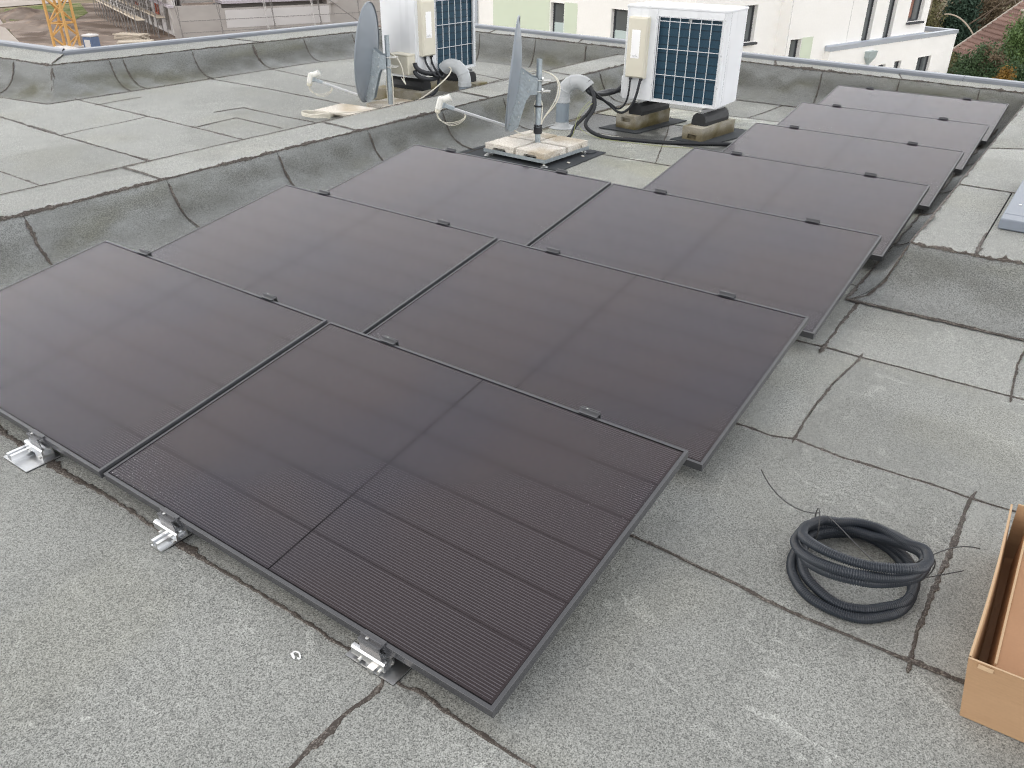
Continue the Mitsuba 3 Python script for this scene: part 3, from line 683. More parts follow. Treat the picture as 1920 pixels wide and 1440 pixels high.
def clamp(u, v, M, sgn, kname, lab, grp, front=False):
    """an end clamp gripping the panel edge at u; sgn +1 at the high back edge, -1 at the low front edge"""
    k = thing(kname, lab, 'panel clamp' if not front else 'mounting foot', grp)
    sec = [(s, z) for s, z in clamp_sec]
    W = .078
    m = prism(sec, W, [0, 0, 0], [0, 1, 0], [0, 0, 1], [1, 0, 0])
    if sgn < 0: m.apply_transform(np.diag([1, -1, 1, 1.])); m.invert()
    m.apply_translation([u - W / 2, v, 0])
    part(k, 'clamp', xf(m, M), 'clamp_black')
    y = v + sgn * .0125
    part(k, 'bolt', xf(cat([cyl([u - .012, y, .006], [u - .012, y, .0125], .0055, 12), cyl([u - .012, y, -.03], [u - .012, y, .006], .003, 8)]), M), 'steel_bolt')
    return k, y
cnt = 0
for col in (1, 0):
    for i in range(7 if col else 3):
        M = solar_panel(col, i)
        row = ordw[i] if col else ['nearest', 'middle', 'farthest'][i]
        for u, w in ((.345, 'left'), (1.328, 'right')):
            k, y = clamp(u, PW, M, 1, 'panel_clamp', f'small black clamp, {w} one on back edge of {row} panel in {"right" if col else "left"} column', 'clamps along the back edges of the panels')
            # the support under it, standing on a plate
            top = (M @ [u, PW + .0125, -.030, 1])[:3]
            part(k, 'post', bx([top[0], top[1] + .004, top[2] / 2 + .006], [.06, .022, top[2] - .012]), 'aluminium_plate')
            part(k, 'base_plate', bx([top[0], top[1] - .02, .0095], [.18, .10, .003]), 'aluminium_plate')

def front_foot(col, u, lab, dy=0.0, plate=True, rail_y=None):
    M = panel_matrix(col, 0)
    k, y = clamp(u, 0, M, -1, 'mounting_foot', lab, None, True)
    x0, yy, zz = (M @ [u, -.0125, -.030, 1])[:3]
    # cross rail along x under the clamp: an open channel
    sec = [(-.021, 0), (.021, 0), (.021, .024), (.016, .030), (.006, .030), (.006, .026), (.014, .024), (.017, .004), (-.017, .004), (-.014, .024), (-.006, .026), (-.006, .030), (-.016, .030), (-.021, .024)]
    zr = zz - .031
    part(k, 'cross_rail', prism(sec, .125, [x0 - .062, yy - .004, zr], [0, 1, 0], [0, 0, 1], [1, 0, 0]), 'aluminium')
    # block between rail and plate, with two bolts
    part(k, 'rail_block', bx([x0 + .012, yy + .005, (zr + .008) / 2 + .002], [.055, .045, zr - .010]), 'aluminium')
    for s in (-.03, .045): part(k, 'bolt', cyl([x0 + s, yy - .032, zr - .004], [x0 + s, yy - .020, zr - .004], .006, 10), 'steel_bolt')
    if plate:
        part(k, 'pad', bx([plate[0], plate[1], .0085], [plate[2], plate[3], .005]), 'black_rubber')
        part(k, 'base_plate', bx([plate[0], plate[1], .0125], [plate[2] + .002, plate[3] + .002, .003]), 'aluminium_plate')
    if rail_y is not None:
        rs = [(-.028, 0), (.028, 0), (.028, .004), (.012, .006), (.012, .026), (.019, .026), (.019, .030), (.006, .030), (.004, .012), (-.004, .012), (-.006, .030), (-.019, .030), (-.019, .026), (-.012, .026), (-.012, .006), (-.028, .004)]
        part(k, 'long_rail', prism(rs, .16, [rail_y[0], rail_y[1], .012], [1, 0, 0], [0, 0, 1], [0, 1, 0]), 'aluminium')
        if plate is None or not plate: part(k, 'pad', bx([rail_y[0], rail_y[1] + .10, .009], [.056, .13, .006]), 'black_rubber')
    else:
        part(k, 'rail_stub', prism([(-.012, 0), (.012, 0), (.012, .012), (-.012, .012)], .05, [x0 + .02, -.045, .014], [1, 0, 0], [0, 0, 1], [0, 1, 0]), 'aluminium')
front_foot(1, 1.317, 'silver plate and rail with black clamp near the lowest corner of the largest panel', plate=(1.327, .025, .18, .13))
front_foot(1, .395, 'silver rail end without plate, under the front edge of the largest panel', plate=None, rail_y=(.412, -.085))
front_foot(0, 1.3154, 'silver plate with rail at the far left photo edge, under a panel', plate=(-.443, -.045, .17, .13), rail_y=(-.475, -.108))

# ================================================================== heat pumps
def heat_pump(key, o, rot, W=1.0, D=.52, H=.855, cover=True):
    """local: x along the front from its left corner, y into the depth, z up"""
    c, s = math.cos(math.radians(rot)), math.sin(math.radians(rot))
    M = frame_mat(o, [c, s, 0], [-s, c, 0], [0, 0, 1])
    P = lambda nm, m, mt, sm=False, **k: part(key, nm, xf(m, M), mt, smooth=sm, **k)
    fx0, fx1, fz0, fz1 = .338 * W, .968 * W, .028 * H, .9025 * H
    # casing: sides, back, floor and the front sheet round the fan opening
    P('side_panel', bx([.008, D / 2, H / 2 - .01], [.016, D, H - .025], bev=.004), 'white_enamel')
    P('side_panel', bx([W - .008, D / 2, H / 2 - .01], [.016, D, H - .025], bev=.004), 'white_enamel')
    P('back_panel', bx([W / 2, D - .01, H / 2 - .01], [W - .034, .018, H - .026]), 'white_enamel')
    P('front_panel', bx([fx0 / 2 + .004, .009, H / 2 - .01], [fx0 - .026, .018, H - .026], bev=.003), 'white_enamel')
    for cc, ss in (((.5 * (fx0 + fx1), .0092, fz1 + (H - .024 - fz1) / 2), (fx1 - fx0 + .02, .018, H - .024 - fz1)), ((.5 * (fx0 + fx1), .0092, fz0 / 2 + .002), (fx1 - fx0 + .02, .018, fz0)), ((.5 * (fx1 + W) - .006, .009, H / 2 - .01), (W - fx1 - .016, .0184, H - .026))):
        P('front_frame', bx(cc, ss), 'white_enamel')
    P('floor_pan', bx([W / 2, D / 2, .006], [W - .01, D - .006, .012]), 'white_enamel')
    P('lid', bx([W / 2, D / 2, H - .012], [W + .012, D + .012, .024], bev=.006), 'white_enamel')
    P('fins', bx([(fx0 + fx1) / 2, .052, (fz0 + fz1) / 2], [fx1 - fx0 + .01, .03, fz1 - fz0 + .01]), 'fin_blue')
    # grille bars
    nx = 6
    for i in range(nx + 1):
        x = fx0 + .004 + (fx1 - fx0 - .008) * i / nx
        P('grille_bar', bx([x, .006, (fz0 + fz1) / 2], [.0068, .010, fz1 - fz0 - .002], bev=.002), 'white_wire')
    for z in (fz1 - .005, .855 * H, .572 * H, .30 * H, fz0 + .005):
        P('grille_bar', bx([(fx0 + fx1) / 2, .0045, z], [fx1 - fx0 - .002, .010, .0068], bev=.002), 'white_wire')
    for x in (fx0 - .018, W - .021): P('panel_joint', bx([x, -.0006, H / 2 - .012], [.0022, .002, H - .03]), 'print_grey')
    P('panel_joint', bx([W + .0006, D * .22, H / 2 - .012], [.002, .0022, H - .03]), 'print_grey')
    # control box with sticker, glands and cables
    cx, cz, cw, ch = .150 * W, .565 * H, .205, .545
    hull = trimesh.convex.convex_hull(np.array([[cx + sx * (cw / 2 - (0.014 if y else 0)), -(.066 if y else 0), cz + sz * (ch / 2 - (.014 if y else 0))] for sx in (-1, 1) for sz in (-1, 1) for y in (0, 1)] + [[cx + sx * cw / 2, -.05, cz + sz * ch / 2] for sx in (-1, 1) for sz in (-1, 1)]))
    P('control_box', hull, 'beige_plastic')
    st_ = key + '__control_box'
    P('control_box__sticker', bx([cx - .008, -.0668, cz + .035], [.088, .0016, .255]), 'white_label')
    for a in range(4): P('control_box__sticker_mark', bx([cx - .03 + .014 * a, -.0678, cz - .072 - .004 * (a % 2)], [.008, .0012, .012 + .004 * (a % 3)]), 'print_grey')
    for z in (cz - ch / 2 - .006, cz + ch / 2 + .004):
        for x in (cx - .085, cx + .085): P('screw', cyl([x, -.004, z], [x, .002, z], .007, 8), 'steel_bolt')
    for x in (cx - .05, cx + .06): P('cable_gland', cyl([x, -.03, cz - ch / 2 - .022], [x, -.03, cz - ch / 2 + .004], .017, 12), 'black_rubber')
    for x, z in ((fx0 - .022, .87), (fx0 - .022, .52), (fx0 - .022, .18), (W - .012, .90), (W - .012, .55), (W - .012, .22)):
        P('screw', cyl([x, -.002, z * H], [x, .004, z * H], .006, 8), 'print_grey')
    P('badge', cat([bx([(fx0 + fx1) / 2 + d, -.002, fz1 - .022], [.005, .004, .05]) for d in (-.014, 0, .012)]), 'steel_bolt')
    if cover: P('valve_cover', bx([-.022, .14, .10], [.046, .17, .20], bev=.008), 'white_enamel')
    return M
def rubber_foot(base, dirv, L, label):
    """black arched support: base centre, long axis, length"""
    d = np.array([math.cos(math.radians(dirv)), math.sin(math.radians(dirv)), 0]); q = np.array([-d[1], d[0], 0])
    k = thing('support_foot', label, 'support foot')
    o = np.array(base, float)
    sec = [(-.074, 0), (.074, 0), (.076, .036), (.064, .086), (.034, .112), (-.034, .112), (-.064, .086), (-.076, .036)]
    part(k, 'body', prism(sec, L, o - d * L / 2, -q, [0, 0, 1], d), 'black_rubber')
    part(k, 'rail', prism([(-.021, 0), (.021, 0), (.021, .026), (.009, .026), (.009, .022), (.017, .022), (.017, .004), (-.017, .004), (-.017, .022), (-.009, .022), (-.009, .026), (-.021, .026)], L * .94, o - d * L * .47 + [0, 0, .1125], -q, [0, 0, 1], d), 'aluminium')
    part(k, 'bolt', cat([cyl(o - d * L * .47 + [0, 0, .118], o - d * L * .47 + [0, 0, .144], .009, 8), bx(o - d * L * .49 + [0, 0, .131], [.035, .03, .008], dirv)]), 'steel_bolt')
def conc_block(p0, dirv, w, L, h, label, notch_hi, z=0.0):
    """p0: front left corner of the base; the long side runs along dirv"""
    d = np.array([math.cos(math.radians(dirv)), math.sin(math.radians(dirv)), 0]); q = np.array([d[1], -d[0], 0])
    b = m3.Manifold.cube([w, L, h]).refine_to_length(.05)
    n = m3.Manifold.cube([w * .46, .05, h * .34]).translate([w * .26, -.01, h * (.47 if notch_hi else .10)])
    b = b - n
    mm = b.to_mesh(); V = np.array(mm.vert_properties[:, :3], float)
    V += (meshkit.noise(V * 14, 5)[:, None] - .5) * .007
    m = trimesh.Trimesh(V, mm.tri_verts, process=False); m.apply_transform(frame_mat(np.array([p0[0], p0[1], z]), q, d, [0, 0, 1]))
    single('concrete_block', m, 'damp_concrete', label, 'concrete block')
# second heat pump
H2 = [-1.475, 6.535, .286]; R2 = 1.0
k2 = thing('heat_pump', 'white heat pump with dark blue grille facing the camera, the right one of two', 'heat pump', None)
M2 = heat_pump(k2, H2, R2)
conc_block((-1.475, 6.455), 83, .235, .62, .135, 'stained concrete block under the left side of the right heat pump', True, .010)
conc_block((-.715, 6.385), 83, .215, .62, .125, 'concrete block with a dark hole, under the right side of the right heat pump', False, .010)
rubber_foot([-1.27, 6.77, .143], 84, .52, 'black arched rubber foot between the left concrete block and the right heat pump')
rubber_foot([-.575, 6.70, .133], 84, .46, 'black arched rubber foot on the concrete block with the dark hole')
def rmat(pts, label, z=0.0, h=.008, seed=0):
    p = Polygon(pts); ring = resample(np.vstack([np.array(pts), pts[:1]]), .06)[:-1]
    ring += (rng.random(ring.shape) - .5) * .006
    single('rubber_mat', extrude(Polygon(ring), h, z + .0068), 'rubber_mat', label, 'rubber mat')
rmat([(-1.60, 6.33), (-1.17, 6.32), (-1.02, 7.19), (-1.40, 7.20)], 'thin black mat under the left concrete block of the right heat pump')
rmat([(-.80, 6.30), (-.40, 6.30), (-.20, 7.14), (-.62, 7.14)], 'thin black mat under the concrete block with the dark hole')
# first heat pump, turned a quarter
H1 = [-3.625, 5.895, .345]
k1 = thing('heat_pump', 'white heat pump turned sideways on the left roof, cut by the upper photo edge', 'heat pump', None)
M1 = heat_pump(k1, H1, 89.0, W=1.02, D=.49, cover=False)
conc_block((-4.22, 5.99), 5, .20, .66, .125, 'concrete block under the near end of the left heat pump', True, ZL + .008)
conc_block((-4.12, 6.86), 2, .22, .70, .125, 'brown concrete block under the far end of the left heat pump', True, ZL + .008)
rubber_foot([-3.88, 6.03, ZL + .133], 3, .52, 'black rubber foot under the near end of the left heat pump')
rubber_foot([-3.80, 6.75, ZL + .133], 2, .52, 'black rubber foot under the far end of the left heat pump')
# fix: valve cover box of the first unit, standing off its side
part(k1, 'valve_cover', cat([bx([-3.77, 5.845, .475], [.25, .13, .19], bev=.006), bx([-3.77, 5.842, .576], [.26, .14, .016], bev=.004)]), 'beige_plastic')

# ================================================================== grey bent pipes with the hoses
def bent_pipe(base, z0, zs, az, R, ang, r, label):
    k = thing('vent_pipe', label, 'pipe')
    d = np.array([math.cos(math.radians(az)), math.sin(math.radians(az)), 0]); b = np.array([base[0], base[1], 0.])
    part(k, 'flange', ring_mesh([(r * 2.2, z0 + .008), (r * 1.35, z0 + .013), (r * 1.08, z0 + .035), (r * 1.04, z0 + .06)]).apply_translation(b), 'pvc_grey', smooth=40)
    part(k, 'straight_pipe', tube([b + [0, 0, z0 + .01], b + [0, 0, (z0 + zs) / 2], b + [0, 0, zs]], r, 28), 'pvc_dark', smooth=40)
    part(k, 'collar', cat([ring_mesh([(r, zs - .055), (r * 1.13, zs - .052), (r * 1.13, zs - .036), (r * 1.07, zs - .034), (r * 1.07, zs + .0), (r * 1.0, zs + .006)], 32).apply_translation(b)]), 'pvc_grey', smooth=40)
    part(k, 'ring', ring_mesh([(r * 1.0, z0 + .052), (r * 1.02, z0 + .056), (r * 1.0, z0 + .06)], 32).apply_translation(b), 'pvc_grey', smooth=40)
    c = b + d * R + [0, 0, zs]
    half = ang / 2
    for a0, a1 in ((0, half - 1.2), (half + 1.2, ang)):
        th = np.radians(np.linspace(a0, a1, 14))
        P = np.array([c - d * R * math.cos(t) + np.array([0, 0, R * math.sin(t)]) for t in th])
        part(k, 'elbow', tube(P, r * 1.04, 28, cap=False), 'pvc_grey', smooth=40)
    for a in (half, half * .42):
        th = np.radians(np.linspace(a - 3.5, a + 3.5, 5)); P = np.array([c - d * R * math.cos(t) + np.array([0, 0, R * math.sin(t)]) for t in th])
        part(k, 'socket', tube(P, np.array([1.05, 1.115, 1.125, 1.115, 1.05]) * r, 28, cap=False), 'pvc_grey', smooth=40)
    t = math.radians(ang)
    mouth = c - d * R * math.cos(t) + np.array([0, 0, R * math.sin(t)])
    tang = d * math.sin(t) + np.array([0, 0, math.cos(t)])
    part(k, 'inside', tube([mouth - tang * .05, mouth - tang * .03, mouth - tang * .012], r * .98, 20), 'black_inner')
    return mouth, tang
m2, t2 = bent_pipe((-1.915, 6.13), .004, .305, 12, .150, 138, .066, 'bent grey plastic pipe with black hoses, beside the right heat pump')
m1, t1 = bent_pipe((-3.27, 6.27), ZL + .004, .30, 190, .150, 135, .066, 'grey plastic pipe with a bend behind the upstand, in front of the left heat pump')
_hn = [0]
def hose(P, r, label, mt='black_hose', n=10, nm='hose', ct='hose', step=.015, grp=None):
    return single(nm, tube(spline(P, step), r, n), mt, label, ct, smooth=True, group=grp)
def w2(x, y, z): return (M2 @ [x, y, z, 1])[:3]
def w1(x, y, z): return (M1 @ [x, y, z, 1])[:3]
s2 = np.cross(t2, [0, 0, 1]); s2 /= np.linalg.norm(s2)
g = [m2 + s2 * a + np.cross(t2, s2) * b for a, b in ((-.02, .01), (.022, .012), (0, -.02), (.01, .026), (-.024, -.012), (.024, -.014))]
i2 = lambda p: [p - t2 * .05, p, p + t2 * .04]
hose(i2(g[0]) + [w2(-.16, .10, .02), w2(-.10, .12, .05), w2(-.045, .14, .12), w2(-.02, .14, .16)], .024, 'thickest black hose between the bent pipe and the right heat pump')
hose(i2(g[1]) + [w2(-.17, .16, .03), w2(-.09, .20, .03), w2(-.04, .17, .06), w2(-.02, .165, .08)], .020, 'second thick black hose entering the right heat pump, just behind the thickest')
hose(i2(g[3]) + [w2(-.10, -.03, -.07), w2(.0, -.05, -.10), w2(.07, -.05, -.04), w2(.10, -.045, .10), w2(.10, -.03, .21)], .0095, 'thin black cable curving up to the left gland of the right control box')
hose(i2(g[2]) + [w2(-.08, -.05, -.09), w2(.04, -.07, -.13), w2(.14, -.06, -.06), w2(.19, -.045, .08), w2(.21, -.03, .21)], .0125, 'black cable curving up to the right gland of the right control box')
hose(i2(g[4]) + [m2 + [.10, -.10, -.16], [-1.60, 5.86, .10], [-1.57, 5.74, .045], [-1.58, 5.60, .030], [-1.70, 5.40, .030]], .016, 'black hose dropping from the grey pipe and running behind the slabs of the dish stand')
hose(i2(g[5]) + [m2 + [.13, -.09, -.15], [-1.52, 5.92, .12], [-1.36, 5.92, .035], [-1.12, 5.98, .024], [-.80, 6.07, .024], [-.52, 6.22, .024], [-.20, 6.42, .024], [.05, 6.6, .024]], .0175, 'long black hose lying on the roof in front of the concrete blocks')
hose([m2 + [.10, -.08, -.12], [-1.58, 5.90, .10], [-1.42, 5.89, .03], [-1.10, 5.93, .012], [-.74, 5.99, .012], [-.50, 6.08, .012], [-.42, 6.14, .012]], .0024, 'thin yellow green earth wire lying along the long black hose', 'earth_wire', 6, 'earth_wire', 'wire')
hose([m2 + [.08, -.09, -.10], [-1.585, 5.83, .10], [-1.55, 5.70, .03], [-1.60, 5.56, .014], [-1.72, 5.42, .012]], .0024, 'thin yellow green earth wire hanging beside the hose behind the dish stand', 'earth_wire', 6, 'earth_wire', 'wire')
for q, r_ in (([-1.60, 5.865, .105], .019), ([-1.565, 5.76, .055], .019)): pass
# first unit
i1 = lambda p: [p - t1 * .05, p, p + t1 * .04]
s1 = np.cross(t1, [0, 0, 1]); s1 /= np.linalg.norm(s1)
g1 = [m1 + s1 * a + np.cross(t1, s1) * b for a, b in ((-.02, .01), (.022, .012), (0, -.02), (.01, .026), (-.024, -.012))]
hose(i1(g1[0]) + [[-3.52, 6.02, .38], [-3.56, 5.86, .43], [-3.60, 5.84, .50]], .024, 'upper thick black insulated hose entering the side box of the left heat pump')
hose(i1(g1[1]) + [[-3.50, 6.0, .33], [-3.55, 5.84, .37], [-3.60, 5.83, .42]], .022, 'lower thick black insulated hose entering the side box of the left heat pump')
hose(i1(g1[2]) + [[-3.46, 6.03, .36], w1(.12, -.06, .10), w1(.10, -.045, .21)], .011, 'left cable hanging from the control box of the left heat pump')
hose(i1(g1[3]) + [[-3.44, 6.08, .35], w1(.22, -.06, .08), w1(.21, -.03, .21)], .011, 'right cable hanging from the control box of the left heat pump')
hose(i1(g1[4]) + [[-3.45, 6.0, .22], [-3.55, 5.85, .13], [-3.66, 5.66, .09], [-3.72, 5.4, .085]], .017, 'black hose from the left bent pipe running down to the left roof')

# ================================================================== satellite dishes
def dish(key, mast, z0, mz, bz, az, size, slabs, off, lean=6.0, mr=.024, cz=None):
    """mast foot (x, y), mast top mz, height bz of the bracket, azimuth az the dish looks to"""
    f = np.array([math.cos(math.radians(az)), math.sin(math.radians(az)), 0]); s = np.array([-f[1], f[0], 0]); b = np.array([mast[0], mast[1], 0.])
    part(key, 'mast', cat([tube([b + [0, 0, z0], b + [0, 0, (z0 + mz) / 2], b + [0, 0, mz]], mr, 20, cap=False), tube([b + [0, 0, mz - .02], b + [0, 0, mz - .01], b + [0, 0, mz - .004]], mr * .93, 20)]), 'galvanised', smooth=40)
    le = math.radians(lean); up_ = np.array([-f[0] * math.sin(le), -f[1] * math.sin(le), math.cos(le)]); nrm = np.cross(s, up_); nrm *= np.sign(nrm.dot(f))
    c = b + f * off + [0, 0, cz]
    # reflector: shallow shell with a rolled rim
    a_, b_, dp = size[0] / 2, size[1] / 2, .075
    rr = np.r_[np.linspace(0.0, 1, 14), 1.012, 1.02, 1.012]; th = np.linspace(0, 2 * np.pi, 73)
    hh = np.r_[dp * (np.linspace(0, 1, 14) ** 2) - dp, 0.0, -.008, -.016]
    V = c + (rr[None, :] * np.cos(th)[:, None] * a_)[..., None] * s + (rr[None, :] * np.sin(th)[:, None] * b_)[..., None] * up_ + np.broadcast_to(hh[None, :, None], (73, 17, 1)) * nrm
    m = grid(V); m2_ = grid(V[:, :14] - nrm * .004); m2_.invert()
    part(key, 'reflector', cat([m, m2_]), 'dish_grey', smooth=True)
    # folded bracket behind it: two cheeks, from the mast clamp down to the arm
    low = c - up_ * (b_ * .93) - nrm * .02; mid = b + [0, 0, bz]
    for sd in (-1, 1):
        o = s * (.052 * sd)
        def E(v, n_): return v
        pts = [mid + [0, 0, .07] + f * .01, mid + [0, 0, .075] + f * (.06), c + up_ * .10 * b_ - nrm * (dp + .004) + [0, 0, .02], c - up_ * .45 * b_ - nrm * (dp * .8), low + nrm * .015, low - up_ * .035 - nrm * .03, low - nrm * .085 + up_ * .01, c - up_ * .40 * b_ - nrm * (dp + .075), mid - [0, 0, .07] + f * .07, mid - [0, 0, .065] + f * .01]
        p2 = np.array([[(q - b).dot(f), q[2]] for q in pts])
        part(key, 'bracket', prism(p2, .003, b + o, f, [0, 0, 1], s), 'galvanised')
    p3 = np.array([[(q - b).dot(f), q[2]] for q in (c + up_ * .10 * b_ - nrm * (dp + .004), c - up_ * .45 * b_ - nrm * (dp * .8), low + nrm * .014)])
    V = np.array([[b + f * q[0] + s * w + [0, 0, q[1]] - nrm * .001 for w in (-.05, .053)] for q in p3]); part(key, 'bracket', grid(V), 'galvanised')
    # mast clamps with long bolts and bolts in the cheeks
    for dz in (-.045, .045):
        part(key, 'clamp_bolt', cat([cyl(mid + f * .03 + s * w + [0, 0, dz], mid - f * .10 + s * w + [0, 0, dz], .0045, 8) for w in (-.036, .036)] + [bx(mid - f * .032 + [0, 0, dz], [.012, .10, .03], az)]), 'steel_bolt')
    part(key, 'bolt', cat([cyl(b + f * q[0] + [0, 0, q[1]] + s * .056, b + f * q[0] + [0, 0, q[1]] + s * .064, .007, 8) for q in ((.08, bz + .05), (.09, bz - .04), (p3[0][0] - .02, p3[0][1] - .01), (p3[1][0] - .03, p3[1][1]), (p3[2][0] - .03, p3[2][1] + .03), (p3[1][0] - .03, p3[1][1] - .12))]), 'steel_bolt')
    # feed arm and receiver
    e0 = low - nrm * .02 - up_ * .005; e1 = e0 + f * .56 + np.array([0, 0, .165])
    ad = (e1 - e0) / np.linalg.norm(e1 - e0)
    V = frame_mat(e0, ad, np.cross([0, 0, 1], ad) / np.linalg.norm(np.cross([0, 0, 1], ad)), np.cross(ad, np.cross([0, 0, 1], ad)))
    part(key, 'feed_arm', xf(bx([np.linalg.norm(e1 - e0) / 2, 0, 0], [np.linalg.norm(e1 - e0), .024, .024], bev=.004), V), 'aluminium_plate')
    part(key, 'lnb_holder', xf(cat([bx([np.linalg.norm(e1 - e0) - .02, 0, .004], [.10, .034, .034], bev=.006), bx([np.linalg.norm(e1 - e0) + .03, 0, .025], [.03, .05, .09], bev=.008)]), V), 'galvanised')
    L = np.linalg.norm(e1 - e0); lnb = (V @ [L + .035, 0, .050, 1])[:3]
    hd = (c + up_ * .02 - lnb); hd /= np.linalg.norm(hd)
    part(key, 'lnb', cat([cyl(lnb - hd * .02, lnb + hd * .055, .030, 20), cyl(lnb + hd * .055, lnb + hd * .062, .033, 20)]), 'lnb_white', smooth=40)
    part(key, 'lnb__housing', xf(bx([L + .062, 0, .01], [.055, .075, .115], bev=.012), V), 'lnb_white')
    part(key, 'lnb__connector_block', xf(bx([L + .064, 0, -.060], [.045, .062, .035], bev=.008), V), 'beige_plastic')
    bot = (V @ [L + .064, 0, -.078, 1])[:3]
    for w in range(3):
        q = bot + s * (.020 * (w - 1)); e = (V @ [L * (.70 + .01 * w), 0, -.014, 1])[:3]
        part(key, 'cable', tube(spline([q + [0, 0, .01], q - [0, 0, .05] - f * .015, (q + e) / 2 - [0, 0, .105 - .016 * w] + s * .010 * w, e - [0, 0, .03], e], .012), .0026, 6), 'coax_white', smooth=True)
    return b, f, s, mid, low
d2k = thing('satellite_dish', 'grey satellite dish seen edge on, its mast standing among four concrete slabs', 'satellite dish')
b2, f2, s2_, mid2, low2 = dish(d2k, (-1.478, 5.02), .10, .815, .600, 212, (.86, .92), None, .235, cz=.680)
# cable along the mast, with black tape
sd = -s2_
part(d2k, 'cable', tube(spline([mid2 + f2 * .09 + [0, 0, .10] + sd * .07, mid2 + [0, 0, .10] + sd * .06 - f2 * .06, mid2 - f2 * .17 + [0, 0, .02] + sd * .05, mid2 - f2 * .15 - [0, 0, .15] + sd * .04, mid2 - f2 * .06 - [0, 0, .26] + sd * .03, mid2 - f2 * .028 - [0, 0, .33] + sd * .02, mid2 - f2 * .026 - [0, 0, .45] + sd * .02], .015), .0055, 8), 'coax_white', smooth=True)
part(d2k, 'cable', tube(spline([mid2 + f2 * .10 + [0, 0, .095] + sd * .06, mid2 + [0, 0, .105] + sd * .05 - f2 * .05, mid2 - f2 * .155 + [0, 0, .03] + sd * .04, mid2 - f2 * .135 - [0, 0, .14] + sd * .03, mid2 - f2 * .05 - [0, 0, .27] + sd * .02, mid2 - f2 * .03 - [0, 0, .45]], .015), .005, 8), 'coax_white', smooth=True)
ax = s2_ * .0 + f2 * .031
part(d2k, 'cable', tube(spline([b2 + f2 * .031 + sd * .01 + [0, 0, .22], b2 + f2 * .031 + sd * .01 + [0, 0, .40], b2 + f2 * .026 + sd * .016 + [0, 0, .47], b2 + sd * .031 + [0, 0, .485], b2 - f2 * .026 + sd * .016 + [0, 0, .46], b2 - f2 * .03 + [0, 0, .35], b2 - f2 * .03 + [0, 0, .2]], .012), .006, 8), 'coax_white', smooth=True)
part(d2k, 'cable', tube(spline([low2 - [0, 0, .03] - f2 * .05, low2 - f2 * .10 - [0, 0, .055], b2 + f2 * .10 + [0, 0, .185], b2 + f2 * .03 + [0, 0, .22]], .012), .006, 8), 'coax_white', smooth=True)
for z, h in ((.425, .012), (.262, .012), (.20, .055)):
    part(d2k, 'tape', tube([b2 + [0, 0, z], b2 + [0, 0, z + h / 2], b2 + [0, 0, z + h]], .0365, 20, cap=True), 'black_tape', smooth=40)
# stand: galvanised angle frame on screw feet
SC = np.array([-1.493, 5.030]); rot = -3.0
cr, sr = math.cos(math.radians(rot)), math.sin(math.radians(rot)); ex, ey = np.array([cr, sr, 0]), np.array([-sr, cr, 0]); S0 = np.array([SC[0], SC[1], 0.])
def stand():
    h = .335
    for a, b, n in (((-h, -h), (h, -h), (0, 1)), ((h, -h), (h, h), (-1, 0)), ((h, h), (-h, h), (0, -1)), ((-h, h), (-h, -h), (1, 0))):
        A, B = (S0 + ex * q[0] + ey * q[1] for q in (a, b)); N = ex * n[0] + ey * n[1]; dd = (B - A) / np.linalg.norm(B - A)
        m = prism([(0, 0), (.042, 0), (.042, .003), (.003, .003), (.003, .030), (0, .030)], np.linalg.norm(B - A), A + [0, 0, .048], N, [0, 0, 1], dd)
        part(d2k, 'stand_rail', m, 'galvanised')
    for a in (0, 90): part(d2k, 'stand_rail', bx(S0 + [0, 0, .060], [.64, .05, .010] if a == 0 else [.05, .64, .0104], rot), 'galvanised')
    for sx in (-1, 1):
        for sy in (-1, 1):
            q = S0 + ex * (h - .03) * sx + ey * (h - .03) * sy
            part(d2k, 'stand_foot', cat([cyl(q + [0, 0, .015], q + [0, 0, .05], .011, 10), cyl(q + [0, 0, .015], q + [0, 0, .026], .040, 16, .022)]), 'steel_bolt')
stand()
def slab_mesh(w, d, h, seed):
    """washed concrete slab with shallow finger slots under its edges"""
    b = m3.Manifold.cube([w, d, h], True).refine_to_length(.018)
    for a, L in ((0, .17), (90, .17)):
        for s_ in (-1, 1):
            t = m3.Manifold.hull_points([[-L / 2, -.03, -h], [L / 2, -.03, -h], [L / 2, .05, -h], [-L / 2, .05, -h], [-L / 2 + .02, -.03, -h / 2 + .034], [L / 2 - .02, -.03, -h / 2 + .034], [L / 2 - .02, .05, -h / 2 + .034], [-L / 2 + .02, .05, -h / 2 + .034]])
            b = b - t.rotate([0, 0, a]).translate([0, s_ * d / 2 - (.05 if s_ > 0 else 0) + .01, 0] if a == 0 else [s_ * w / 2 + (.05 if s_ > 0 else 0) - .01, 0, 0])
    mm = b.to_mesh(); V = np.array(mm.vert_properties[:, :3], float)
    n_ = meshkit.fbm(V * 28 + seed, 3, seed) - .5
    edge = np.maximum(np.maximum(np.abs(V[:, 0]) / (w / 2), np.abs(V[:, 1]) / (d / 2)), 0)
    V[:, 2] += n_ * .006 - np.where((V[:, 2] > 0) & (edge > .97), .004, 0)
    V[:, :2] += (meshkit.noise(V * 40 + seed, seed + 2)[:, None] - .5) * .007
    return trimesh.Trimesh(V, mm.tri_verts, process=False)
nm = {(-1, -1): 'front left', (1, -1): 'front right', (-1, 1): 'rear left', (1, 1): 'rear right'}
desc = {(-1, -1): 'darker', (1, -1): 'light', (-1, 1): 'beige', (1, 1): 'whitish'}
